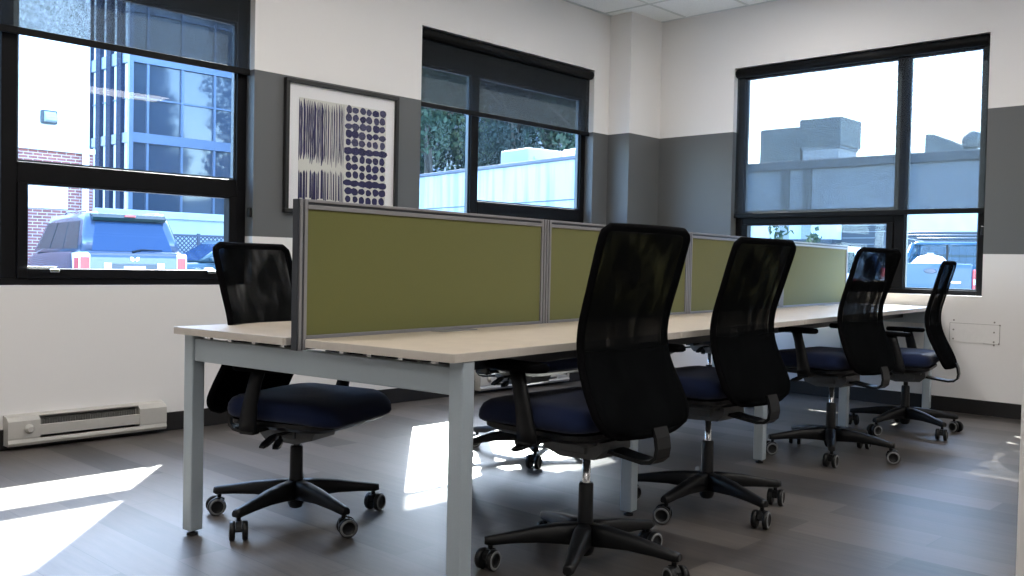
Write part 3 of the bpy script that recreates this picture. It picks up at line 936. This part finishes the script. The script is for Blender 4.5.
def white_building():
    """white sided upper floor over a brick ground floor, facing this room"""
    t = thing('sided_building', 'white sided building with a red brick ground floor behind the parked silver SUV', 'building', (2., 25., GZ))
    z = lambda a: a - GZ
    L, Rr, D = -12., 8.16, 9.
    part('siding', MB().box(L, Rr-.28, -.05, D, z(3.75), z(9.2)), M['siding'], t)
    part('brick_storey', MB().box(L, Rr+.17, 0, D, 0, z(3.62)), M['brick'], t)
    part('belt_trim', MB().box(L, Rr+.19, -.10, D, z(3.62), z(3.76), .01), M['whitet'], t)
    part('corner_board', MB().box(Rr-.28, Rr, -.08, D+.02, z(3.76), z(9.2), .01), M['whitet'], t)
    ds = MB().box(Rr-.16, Rr-.02, -.24, -.11, .2, z(9.2), .015)
    part('downspout', ds, M['whitet'], t)
    w = MB().box(6.35, 7.68, -.06, .05, z(2.15), z(3.1), .01)
    wf = part('window', w, M['whitet'], t)
    p = MB()
    for a in (6.50, 7.06): p.box(a, a+.48, -.075, -.06, z(2.3), z(2.92))
    part('pane', p, M['wglass'], wf)
    lp = MB().box(6.98, 7.36, -.20, -.05, z(4.28), z(4.62), .03)
    lo = part('wall_lamp', lp, M['dkgrey'], t)
    part('lamp_lens', MB().prism([(-.20, z(4.32)), (-.34, z(4.36)), (-.34, z(4.44)), (-.20, z(4.58))], 7.03, 7.31, 'yz'), M['unit'], lo)
    part('eave', MB().box(L-.2, Rr+.3, -.4, D+.3, z(9.2), z(9.45)), M['whitet'], t)
white_building()

def glass_building():
    t = thing('glass_office_building', 'tall dark glass office block with blue grey mullions beyond the parked cars', 'building', (17., 37.6, GZ))
    H, X, Y = 17., 30., 22.
    part('core', MB().box(.25, X, .25, Y, 0, H), M['dkgrey'], t)
    fl = [(0, 2.2), (2.2, 5.75), (6.05, 9.0), (9.4, 12.6), (13., 16.4)]
    for (z0, z1) in fl:
        part('front_glazing', MB().box(.12, X, .12, .25, z0, z1), M['dglass'], t)
        part('side_glazing', MB().box(.12, .25, .25, Y, z0, z1), M['wglass'], t)
    sp = MB()
    for (z0, z1) in ((2.0, 2.3), (5.7, 6.1), (8.95, 9.45), (12.55, 13.05), (16.35, 17.)):
        part('spandrel', MB().box(0, X, 0, .25, z0, z1).box(0, .25, .25, Y, z0, z1), M['bluef'], t)
    k = 0
    mu = MB()
    for x in [0.] + [.72 + 1.5*i for i in range(19)]: mu.box(x, x+.10, .03, .14, 0, H)
    for z in (7.5, 11., 14.7, 4.1): mu.box(0, X, .05, .14, z, z+.07).box(.05, .14, 0, Y, z, z+.05)
    part('front_mullion', mu, M['bluef'], t)
    for i in range(18):
        part('column', MB().box(-.05, .20, .75+1.02*i, 1.18+1.02*i, 0, H), M['column'], t)
    part('corner_column', MB().box(-.06, .12, -.06, .12, 0, H), M['bluef'], t)
glass_building()

def lattice_fence():
    t = thing('lattice_fence', 'weathered grey lattice fence beyond the parked SUV', 'fence', (12., 31.5, GZ))
    mb = MB()
    L, H = 12., 1.80
    n = int(L/.16)
    for i in range(-12, n):
        for s in (1, -1):
            x0 = i*.16; 
            a = (x0, 0) if s == 1 else (x0+H, 0)
            b = (x0+H, H) if s == 1 else (x0, H)
            pts = [a, b]
            (ax, az), (bx, bz) = pts
            if min(ax, bx) < 0 or max(ax, bx) > L: continue
            off = .012*s
            mb.add([(ax-.032, off, az), (ax+.032, off, az), (bx+.032, off, bz), (bx-.032, off, bz),
                    (ax-.032, off+.012, az), (ax+.032, off+.012, az), (bx+.032, off+.012, bz), (bx-.032, off+.012, bz)],
                   [(0, 1, 2, 3), (7, 6, 5, 4), (0, 4, 5, 1), (1, 5, 6, 2), (2, 6, 7, 3), (3, 7, 4, 0)])
    part('lattice', mb, M['lattice'], t)
    part('top_rail', MB().box(0, L, -.04, .04, H-.02, H+.06, .01).box(0, L, -.04, .04, .02, .10, .01), M['lattice'], t)
    for i in range(6): part('post', MB().box(i*2.4-.05, i*2.4+.05, -.05, .05, 0, H+.10, .01), M['lattice'], t)
lattice_fence()

t = thing('loading_dock_wall', 'pale low concrete dock standing behind the lattice fence', 'retaining wall', (14., 33.4, GZ))
part('dock_face', MB().box(0, 14., 0, 3.2, 0, 2.45), M['conc2'], t)
part('coping', MB().box(-.1, 14.1, -.12, 3.3, 2.45, 2.72, .02), M['conc2'], t)

def concrete_building():
    """low block whose weathered flank fills the middle window"""
    a = radians(80.2)
    t = thing('concrete_building', 'low weathered concrete building outside the middle window', 'building', (13.70, 10.55, GZ), a)
    L, Dp, H = 15., 2.4, 3.08
    part('flank', MB().box(0, L, -Dp, 0, 0, H-.25), M['conc'], t)
    pr = MB()
    pr.box(0, L, -.22, 0, H-.25, H).box(0, L, -Dp, -Dp+.22, H-.25, H).box(0, .22, -Dp, 0, H-.25, H).box(L-.22, L, -Dp, 0, H-.25, H)
    part('parapet', pr, M['conc'], t)
    part('coping', MB().box(-.04, L+.04, -.26, .05, H, H+.07, .01), M['lattice'], t)
    part('panel_joint', MB().box(0, L, -.01, .012, 2.30, 2.325), M['lattice'], t)
    return t
concrete_building()
def roof_unit(name, label, x, y, z, sx, sy, sz, rz, mat, group=None):
    t = thing(name, label, 'rooftop unit', (x, y, z), rz, group)
    part('housing', MB().box(-sx, sx, -sy, sy, .12, sz, .03), mat, t)
    part('curb', MB().box(-sx*.92, sx*.92, -sy*.92, sy*.92, 0, .12), M['conc2'], t)
    lv = MB()
    for i in range(6):
        zz = .25 + (sz-.45)*i/6
        lv.box(-sx-.02, -sx, -sy*.8, sy*.8, zz, zz+.06)
    part('louvre', lv, mat, t)
    return t
roof_unit('rooftop_air_unit', 'pale blue boxy unit on the low concrete building roof', 15.35, 13.7, 2.78, .50, .75, .66, radians(80), M['bunit'])
roof_unit('rooftop_air_unit', 'small white box at the roof edge of the low concrete building', 15.15, 12.15, 2.78, .4, .45, .58, radians(80), M['whitet'])

def long_building():
    t = thing('flat_roofed_building', 'long low flat-roofed building across the lot beyond the far window', 'building', (35.6, -6., GZ))
    L, Dp, H = 34., 16., 5.40
    part('facade', MB().box(0, Dp, 0, L, 0, H-.3), M['conc2'], t)
    part('roof_edge', MB().box(-.15, Dp+.1, -.1, L+.1, H-.3, H+.05, .02), M['grey'], t)
    for y in (23.2, 24.15):
        part('pilaster', MB().box(-.12, 0, y, y+.35, 0, H-.3), M['grey'], t)
    d = part('roller_door', MB().box(-.06, 0, 19.6, 21.9, 0, 3.05), M['dkgrey'], t)
    rb = MB()
    for i in range(12): rb.box(-.08, -.06, 19.65, 21.85, .15+.24*i, .17+.24*i)
    part('door_slat', rb, M['grey'], d)
    part('canopy', MB().box(-.9, 0, 21.9, 25.5, 2.05, 2.25, .02), M['dkgrey'], t)
long_building()
roof_unit('rooftop_air_unit', 'lower grey unit on the flat roof across the lot', 38.6, 19.7, 5.395, 1.0, .95, 1.70, 0, M['unit'], 'rooftop units across the lot')
roof_unit('rooftop_air_unit', 'taller grey unit on a pale base on the flat roof across the lot', 38.4, 17.8, 6.065, 1.0, .92, 1.28, 0, M['unit'], 'rooftop units across the lot')
tag(part('equipment_base', MB().box(37.5, 39.3, 17.0, 18.6, 5.395, 6.06, .03), M['whitet']), 'pale base under the taller rooftop unit', 'base')
t = thing('roof_ventilator', 'round dome ventilator on the flat roof across the lot', 'vent', (38., 11.95, 5.39))
part('dome', MB().lathe([(.2, .35), (.30, .38), (.36, .50), (.38, .66), (.34, .82), (.24, .94), (.10, 1.0)], 20), M['unit'], t)
part('stack', MB().lathe([(.22, 0), (.20, .37)], 16), M['unit'], t)
t = thing('roof_monitor', 'low wedge shaped roof hump beside the dome ventilator', 'roof hump', (38., 12.95, 5.39))
part('wedge', MB().prism([(.75, 0), (.75, 1.02), (.45, 1.0), (-.35, .62), (-.75, .40), (-.75, 0)], 0, 1.6, 'yz'), M['unit'], t)
part('flashing', MB().box(-.04, 1.64, -.80, .80, 0, .10), M['grey'], t)

def board_fence():
    t = thing('board_fence', 'dark board fence behind the blue pickup truck', 'fence', (27.5, 4.5, GZ))
    rnd = random.Random(4)
    mb = MB()
    for i in range(34):
        mb.box(0, .03, i*.2, i*.2+.19, .05, 2.15+rnd.uniform(-.02, .02))
    part('boards', mb, M['dkgrey'], t)
    for y in (0, 2.2, 4.4, 6.6): part('post', MB().box(.03, .13, y, y+.1, 0, 2.2), M['dkgrey'], t)
board_fence()

def tree(label, x, y, h, r, seed, mats, conif=False, n=8500, trunk_h=.24, group='trees behind the low concrete building', tw=1.):
    rnd = random.Random(seed)
    t = thing('tree', label, 'tree', (x, y, GZ), 0, group)
    tr = MB().tube([(0, 0, 0), (.08, .05, h*.3), (-.05, .1, h*.6), (.05, 0, h*.92)], [.22*tw, .17*tw, .11*tw, .03*tw], 8)
    for i in range(7):
        a = rnd.uniform(0, 2*pi); z0 = h*rnd.uniform(.35, .7)
        tr.tube([(0, 0, z0), (r*.4*cos(a), r*.4*sin(a), z0+h*.08), (r*.8*cos(a), r*.8*sin(a), z0+h*.13)], [.07*tw, .05*tw, .02*tw], 6)
    part('trunk', tr, M['bark'], t)
    lf = MB()
    clumps = []
    for i in range(44):
        f = rnd.uniform(trunk_h, 1.)
        rr = r*(1-(f-trunk_h)/(1-trunk_h))*.95+.15 if conif else r*sqrt(max(.05, 1-((f-.60)/.40)**2))*.75
        a = rnd.uniform(0, 2*pi); q = rnd.uniform(.3, 1)*rr
        clumps.append((q*cos(a), q*sin(a), h*f, r*rnd.uniform(.28, .45)))
    for i in range(n):
        cx, cy, cz, cr = rnd.choice(clumps)
        d = Vector((rnd.gauss(0, 1), rnd.gauss(0, 1), rnd.gauss(0, .7))).normalized()*cr*rnd.uniform(.55, 1.05)
        p = Vector((cx, cy, cz)) + d
        E3 = Euler((rnd.uniform(0, 6.3), rnd.uniform(0, 6.3), rnd.uniform(0, 6.3))).to_matrix()
        s = rnd.uniform(.06, .15)
        q = [p + E3 @ Vector(v) for v in ((-s, 0, 0), (0, -s*.6, .02), (s, 0, 0), (0, s*.6, .02))]
        lf.add(q, [(0, 1, 2, 3)])
    o = part('crown', lf, mats, t)
TREES = [
    ('broad leafy tree right of the pine behind the concrete building', 25.5, 20.6, 10.0, 2.7, 1, 'leaf', False),
    ('tall dark pine behind the concrete building, at the mullion', 24.6, 23.2, 12.5, 2.7, 2, 'leaf2', True),
    ('leafy tree behind the concrete building, at the narrow light', 22.4, 25.4, 11.0, 2.6, 3, 'leaf', False),
    ('dark tree in the back row behind the broad leafy tree', 30.6, 25.2, 12.0, 3.0, 4, 'leaf2', False),
    ('dark tree in the back row behind the tall pine', 28.8, 29.6, 13.0, 3.0, 5, 'leaf2', False),
    ('dark tree in the back row behind the leafy tree at the narrow light', 25.8, 31.6, 13.5, 2.9, 6, 'leaf2', False),
    ('tallest dark tree at the very back between two back row trees', 32.8, 32.2, 15.0, 3.2, 7, 'leaf2', False),
]
for l, x, y, h, r, sd, m, cf in TREES: tree(l, x, y, h, r, sd, M[m], cf)

tree('slim sapling in the gap between the far screen and the far window, nearer the pillar', 23.95, 12.5, 2.6, .45, 21, M['leaf'], False, 130, .3, 'saplings across the lot', .15)
tree('shorter sapling outside the far window, beside the slim sapling', 24.6, 11.85, 2.1, .5, 22, M['leaf'], False, 130, .2, 'saplings across the lot', .15)

# ------------------------------------------------------------------ vehicles (x forward from the rear bumper, y to the left)
def greenhouse_pt(G, face, u, v):
    """G: dict of base and roof rectangles; u along the face 0..1, v from belt 0 to roof 1"""
    (x0, x1, w, z), (X0, X1, Wd, Z) = G['base'], G['roof']
    if face == 'rear': a, b, A, B = (x0, w), (x0, -w), (X0, Wd), (X0, -Wd)
    elif face == 'front': a, b, A, B = (x1, -w), (x1, w), (X1, -Wd), (X1, Wd)
    elif face == 'left': a, b, A, B = (x1, w), (x0, w), (X1, Wd), (X0, Wd)
    else: a, b, A, B = (x0, -w), (x1, -w), (X0, -Wd), (X1, -Wd)
    p = Vector((a[0]+(b[0]-a[0])*u, a[1]+(b[1]-a[1])*u, z)); q = Vector((A[0]+(B[0]-A[0])*u, A[1]+(B[1]-A[1])*u, Z))
    return p + (q-p)*v

def glass_panel(G, face, u0, u1, v0, v1, off=.006, th=.02, u0t=None, u1t=None):
    u0t = u0 if u0t is None else u0t; u1t = u1 if u1t is None else u1t
    c = [greenhouse_pt(G, face, u0, v0), greenhouse_pt(G, face, u1, v0), greenhouse_pt(G, face, u1t, v1), greenhouse_pt(G, face, u0t, v1)]
    n = (c[1]-c[0]).cross(c[3]-c[0]).normalized()
    o = [p+n*off for p in c]; i = [p-n*th for p in c]
    return MB().add(o+i, [(0, 1, 2, 3), (7, 6, 5, 4), (0, 4, 5, 1), (1, 5, 6, 2), (2, 6, 7, 3), (3, 7, 4, 0)])

def body_loft(secs, mi=0):
    """secs: (x, half width, z bottom, z top) ; rounded box sections"""
    rings = []
    for x, w, z0, z1 in secs:
        r = min(.14, (z1-z0)*.3, w*.5)
        cz, hz = (z0+z1)/2, (z1-z0)/2
        rings.append([(x, u, v) for u, v in rrect(w, hz, r, 3, 0, cz)])
    return MB().loft(rings, mi, True)

def wheels(t, xs, w, r=.35):
    for x in xs:
        for s in (1, -1):
            T = Matrix.Translation((x, s*(w-.12), r)) @ Matrix.Rotation(-s*pi/2, 4, 'X')
            o = part('wheel', MB().lathe([(r*.6, -.1), (r, -.08), (r, .1), (r*.85, .13), (r*.62, .12)], 24, T=T), M['rubber'], t)
            part('hub_cap', MB().lathe([(r*.62, .09), (r*.62, .125), (r*.5, .11), (.05, .12)], 20, T=T), M['chrome'], o)

def suv():
    t = thing('suv', 'silver blue SUV parked outside the window, seen from its rear corner', 'car', (8.05, 17.56, GZ), radians(82))
    body = body_loft([(0, .90, .50, 1.10), (.06, .96, .40, 1.14), (.8, .985, .34, 1.16), (2.6, .985, .32, 1.14), (3.9, .97, .34, 1.10), (4.6, .92, .38, 1.02), (4.85, .82, .45, .92)])
    part('body', body, M['suvd'], t)
    G = dict(base=(.05, 4.0, .945, 1.10), roof=(.42, 3.35, .78, 1.80))
    gh = MB()
    (x0, x1, w, z), (X0, X1, Wd, Z) = G['base'], G['roof']
    secs = []
    for v in (0, .5, .85, .95, 1.0):
        f = 1 if v < .95 else (.985 if v < 1 else .93)
        xa = x0+(X0-x0)*v; xb = x1+(X1-x1)*v; ww = w+(Wd-w)*v
        cx, hx = (xa+xb)/2, (xb-xa)/2*f
        secs.append([(a, b, z+(Z+.06-z)*v if v == 1 else z+(Z-z)*v) for a, b in rrect(hx, ww*f, .10, 4, cx, 0)])
    gh.loft(secs, 0, True)
    part('cabin', gh, M['suvp'], t)
    part('rear_window', glass_panel(G, 'rear', .10, .90, .06, .84, u0t=.12, u1t=.88), M['cglass'], t)
    part('spoiler', MB().prism([(.30, 1.72), (.26, 1.78), (.34, 1.85), (.75, 1.87), (.75, 1.78)], -.68, .68, 'xz'), M['dkcg'], t)
    part('brake_light', MB().box(.262, .30, -.10, .10, 1.80, 1.835, .005), M['lamp'], t)
    for f, s in (('left', 1), ('right', -1)):
        cuts = ((.07, .36, .08, .34), (.38, .64, .36, .62), (.66, .93, .64, .90)) if s == 1 else ((.07, .34, .10, .36), (.36, .62, .38, .64), (.64, .93, .66, .92))
        for a, b, c, d in cuts:
            part('side_window', glass_panel(G, f, a, b, .10, .86, u0t=c, u1t=d), M['dkcg'], t)
    part('windscreen', glass_panel(G, 'front', .06, .94, .05, .93), M['dkcg'], t)
    part('tailgate', MB().prism([(-.025, .62), (-.035, .80), (-.03, 1.02), (.03, 1.10), (.08, 1.10), (.08, .62)], -.80, .80, 'xz'), M['suvp'], t)
    part('bumper', body_loft([(-.12, .86, .42, .64), (.0, .95, .38, .66), (.35, .99, .38, .64)]), M['suvp'], t)
    for s in (1, -1):
        la = MB().prism([(-.035, .68), (-.035, 1.06), (.03, 1.11), (.50, 1.09), (.42, .70)], *sorted((s*.80, s*.995)), 'xz')
        lo = part('tail_lamp', la, M['lampw'], t)
        part('red_lens', MB().box(-.045, .01, *sorted((s*.815, s*.975)), .72, 1.02, .01).box(.0, .30, *sorted((s*.96, s*1.003)), .74, 1.00, .008), M['lamp'], lo)
    rec = part('plate_recess', MB().box(-.045, -.03, -.42, .42, .70, .90, .004), M['greyp'], t)
    pl = part('licence_plate', MB().box(-.055, -.045, -.20, .20, .70, .86, .004), M['whitep'], rec)
    ch = MB()
    for k in range(7):
        if k != 3: ch.box(-.0565, -.055, -.165+.05*k, -.165+.05*k+.026, .735, .815)
    part('plate_characters', ch, M['suvd'], rec)
    for s in (1, -1): part('reverse_lamp', MB().box(-.055, -.03, *sorted((s*.42, s*.56)), .70, .92, .006), M['lampw'], t)
    em = MB()
    for s in (1, -1):
        em.prism([(s*.012, .985), (s*.035, 1.03), (s*.085, 1.035), (s*.075, .97), (s*.03, .945)], -.045, -.028, 'yz')
    part('emblem', em, M['chrome'], t)
    part('rear_wiper', MB().tube([(.01, .03, 1.13), (.07, -.15, 1.175), (.075, -.55, 1.165)], [.02, .014, .01], 6), M['blackp'], t)
    for s in (1, -1):
        part('roof_rail', MB().tube([(.65, s*.66, 1.84), (.75, s*.66, 1.90), (2.3, s*.66, 1.92), (2.5, s*.66, 1.85)], .022, 6), M['chrome'], t)
    for y in (.62, -.62):
        part('roof_marker', MB().box(.40, .62, y-.06, y+.06, 1.83, 1.88, .015), M['whitep'], t)
    wheels(t, (.95, 3.85), .985, .37)
suv()

def sedan(label, x, y, head, paint, seedname='sedan', hatch=False):
    t = thing(seedname, label, 'car', (x, y, GZ), radians(head))
    part('body', body_loft([(0, .74, .42, .92), (.08, .84, .30, .98), (.9, .89, .24, .98), (2.6, .89, .22, .96), (3.6, .88, .24, .90), (4.25, .82, .28, .80), (4.45, .70, .34, .68)]), paint, t)
    G = dict(base=(.10 if hatch else .55, 3.25, .84, .94), roof=(.45 if hatch else 1.15, 2.35, .62, 1.46 if not hatch else 1.54))
    (x0, x1, w, z), (X0, X1, Wd, Z) = G['base'], G['roof']
    secs = []
    for v in (0, .5, .9, 1.0):
        f = 1 if v < 1 else .93
        xa = x0+(X0-x0)*v; xb = x1+(X1-x1)*v; ww = w+(Wd-w)*v
        secs.append([(a, b, z+(Z-z)*v + (.05 if v == 1 else 0)) for a, b in rrect((xb-xa)/2*f, ww*f, .10, 4, (xa+xb)/2, 0)])
    part('cabin', MB().loft(secs, 0, True), paint, t)
    part('rear_window', glass_panel(G, 'rear', .08, .92, .10, .88), M['dkcg'], t)
    part('windscreen', glass_panel(G, 'front', .06, .94, .06, .92), M['cglass'], t)
    for f in ('left', 'right'):
        part('side_window', glass_panel(G, f, .08, .48, .10, .88, u0t=.12), M['cglass'], t)
        part('side_window', glass_panel(G, f, .52, .92, .10, .88, u1t=.88), M['cglass'], t)
    for s in (1, -1):
        part('tail_lamp', MB().box(-.01, .12, *sorted((s*.52, s*.80)), .70, .88, .02), M['lamp'], t)
        part('head_lamp', MB().box(4.28, 4.45, *sorted((s*.45, s*.72)), .55, .68, .02), M['lampw'], t)
        part('wing_mirror', MB().box(2.75, 2.95, *sorted((s*.86, s*1.02)), .94, 1.06, .03), paint, t)
    wheels(t, (.85, 3.5), .89, .32)
sedan('dark green car parked beyond the silver SUV, its windscreen showing', 15.4, 23.6, 180, M['greenp'])
sedan('white car parked beside the blue pickup, glimpsed past the last green screen', 20.1, 9.35, 12, M['whitep'], 'hatchback', True)

def pickup():
    t = thing('pickup_truck', 'blue pickup truck with an overhead ladder rack seen from behind', 'truck', (18.05, 6.34, GZ), radians(11))
    w = .88
    bed = MB()
    bed.box(.06, 1.95, -w, -w+.09, .48, 1.20, .02).box(.06, 1.95, w-.09, w, .48, 1.20, .02).box(.06, 1.95, -w+.09, w-.09, .48, .62, .01)
    bed.box(1.88, 1.95, -w+.09, w-.09, .62, 1.20, .01)
    part('bed', bed, M['bluep'], t)
    part('tailgate', MB().box(0, .07, -.70, .70, .58, 1.22, .018).box(-.012, .0, -.62, .62, .70, .80, .004), M['bluep'], t)
    T = Matrix.Translation((-.006, 0, 1.08)) @ Matrix.Rotation(-pi/2, 4, 'Y')
    part('oval_emblem', MB().lathe([(.10, 0), (.10, .010), (.085, .014)], 24, T=T @ Matrix.Diagonal((.45, 1.15, 1, 1))), M['suvd'], t)
    part('model_badge', MB().box(-.008, .0, -.52, -.34, .86, .90, .003), M['chrome'], t)
    for s in (1, -1):
        lo = part('tail_lamp', MB().box(-.005, .10, *sorted((s*.71, s*.885)), .72, 1.12, .02), M['lamp'], t)
        part('white_lens', MB().box(-.012, 0, *sorted((s*.73, s*.865)), .84, .94, .005), M['lampw'], lo)
    part('bumper', MB().box(-.14, .08, -.86, .86, .42, .58, .03), M['chrome'], t)
    part('cab_body', body_loft([(1.98, .86, .40, 1.10), (2.2, .89, .36, 1.12), (3.3, .89, .36, 1.10), (3.9, .88, .38, 1.06), (4.8, .84, .42, 1.00), (5.0, .74, .48, .92)]), M['bluep'], t)
    G = dict(base=(1.98, 3.75, .84, 1.08), roof=(2.22, 3.05, .68, 1.64))
    (x0, x1, ww, z), (X0, X1, Wd, Z) = G['base'], G['roof']
    cab = MB()
    # open cab: pillars and roof, so the sky shows through the glass
    def strut(face, u, v0=0., v1=1., r=.05):
        cab.tube([greenhouse_pt(G, face, u, v0), greenhouse_pt(G, face, u, v1)], r, 6)
    for f, u in (('rear', 0), ('rear', 1), ('front', 0), ('front', 1), ('left', .45), ('right', .55)): strut(f, u)
    cab.loft([[(a, b, Z-.02) for a, b in rrect((X1-X0)/2+.03, Wd+.03, .10, 4, (X0+X1)/2, 0)], [(a, b, Z+.05) for a, b in rrect((X1-X0)/2-.02, Wd-.03, .10, 4, (X0+X1)/2, 0)]])
    part('cab_roof', cab, M['bluep'], t)
    rw = part('rear_window', glass_panel(G, 'rear', .03, .97, .02, .95, .002, .006), M['glass'], t)
    part('window_divider', MB().box(2.08, 2.12, -.02, .02, 1.10, 1.62), M['blackp'], rw)
    part('windscreen', glass_panel(G, 'front', .03, .97, .02, .95, .002, .006), M['glass'], t)
    for f in ('left', 'right'): part('side_window', glass_panel(G, f, .05, .95, .03, .93, .002, .006), M['glass'], t)
    rk = MB()
    for s in (1, -1):
        for x in (.25, 1.75): rk.tube([(x, s*.80, 1.18), (x, s*.80, 1.86)], .028, 8)
        rk.tube([(.10, s*.80, 1.74), (4.2, s*.80, 1.74)], .026, 8)
        rk.tube([(.25, s*.80, 1.20), (.75, s*.80, 1.74)], .018, 6)
        rk.tube([(4.0, s*.80, 1.74), (4.05, s*.84, 1.08)], .026, 8)
    for x in (.25, 1.75, 3.6): rk.tube([(x, -.82, 1.80), (x, .82, 1.80)], .026, 8)
    part('ladder_rack', rk, M['dkgrey'], t)
    wheels(t, (.95, 4.15), .89, .36)
    # white bundle riding in the bed
    b = thing('white_sack', 'white rounded sack lying in the pickup bed', 'sack', (18.05, 6.34, GZ))
    T = Matrix.Translation((.62, .10, .625))
    prof = [(.05, 0), (.28, .03), (.36, .20), (.38, .42), (.33, .60), (.20, .73), (.05, .77)]
    rings = []
    for i, (r, z) in enumerate(prof):
        rings.append([(r*(1+.05*sin(3*a+i))*cos(a)*.85, r*(1+.06*sin(2*a+i*.7))*sin(a)*1.05, z) for a in [2*pi*k/20 for k in range(20)]])
    part('sack_body', MB().loft(rings, 0, True, T=T), M['whitep'], b)
    part('tied_neck', MB().lathe([(.05, .75), (.04, .77), (.06, .80)], 12, T=T), M['whitep'], b)
    b.rotation_euler = (0, 0, radians(11))
pickup()

# ------------------------------------------------------------------ light
SUN_DIR = Vector((-.885, -1., -1.02))
sl = bpy.data.lights.new('sun', 'SUN'); sl.energy = 20.; sl.angle = radians(.6); sl.color = (1., .95, .88)
so = bpy.data.objects.new('sun', sl); COL.objects.link(so)
so.rotation_euler = SUN_DIR.to_track_quat('-Z', 'Y').to_euler(); so.location = (20, 24, 25)

w = bpy.data.worlds.new('world'); SC.world = w; w.use_nodes = True
nt = w.node_tree; nt.nodes.clear()
out = nt.nodes.new('ShaderNodeOutputWorld'); bg = nt.nodes.new('ShaderNodeBackground')
sky = nt.nodes.new('ShaderNodeTexSky')
sky.sky_type = 'NISHITA'; sky.sun_disc = False
sky.sun_elevation = radians(37.5); sky.sun_rotation = atan2(.885, 1.)
sky.air_density = 1.; sky.dust_density = 1.; sky.ozone_density = 1.5
tn = nt.nodes.new('ShaderNodeVectorMath'); tn.operation = 'MULTIPLY'; tn.inputs[1].default_value = (.86, .98, 1.12)
nt.links.new(sky.outputs[0], tn.inputs[0]); nt.links.new(tn.outputs[0], bg.inputs['Color']); bg.inputs['Strength'].default_value = 1.0
nt.links.new(bg.outputs[0], out.inputs['Surface'])

def portal(name, loc, sx, sy, d):
    l = bpy.data.lights.new(name, 'AREA'); l.shape = 'RECTANGLE'; l.size = sx; l.size_y = sy
    l.cycles.is_portal = True
    o = bpy.data.objects.new(name, l); COL.objects.link(o); o.location = loc
    o.rotation_euler = Vector(d).to_track_quat('-Z', 'Y').to_euler()
zc, zh = (ZS+ZH)/2, ZH-ZS
for a, b in OPEN_A: portal('window_portal', ((a+b)/2, YA+WT, zc), b-a, zh, (0, -1, 0))
for a, b in OPEN_B: portal('window_portal', (XB+WT, (a+b)/2, zc), b-a, zh, (-1, 0, 0))

# ------------------------------------------------------------------ camera
cam = bpy.data.cameras.new('camera'); co = bpy.data.objects.new('camera', cam); COL.objects.link(co)
cam.sensor_fit = 'HORIZONTAL'; cam.sensor_width = 36.; cam.lens = 936.86/1024*36.
cam.clip_start = .05; cam.clip_end = 400
yaw, pitch, roll = .75725597, -.02621208, .02053436
fw = Vector((cos(yaw)*cos(pitch), sin(yaw)*cos(pitch), sin(pitch)))
rt = Vector((sin(yaw), -cos(yaw), 0)); up = rt.cross(fw)
r2 = rt*cos(roll) + up*sin(roll); u2 = up*cos(roll) - rt*sin(roll)
co.matrix_world = Matrix(((r2.x, u2.x, -fw.x, 0), (r2.y, u2.y, -fw.y, 0), (r2.z, u2.z, -fw.z, 1.), (0, 0, 0, 1)))
SC.camera = co

vs = SC.view_settings
SC.display_settings.display_device = 'sRGB'
vs.view_transform = 'Standard'; vs.look = 'None'; vs.gamma = 1.; vs.use_curve_mapping = False
vs.exposure = 1.35
cy = SC.cycles
cy.use_denoising = True
cy.max_bounces = 10; cy.diffuse_bounces = 6; cy.glossy_bounces = 4; cy.transparent_max_bounces = 16
cy.sample_clamp_indirect = 8.; cy.caustics_reflective = False; cy.caustics_refractive = False
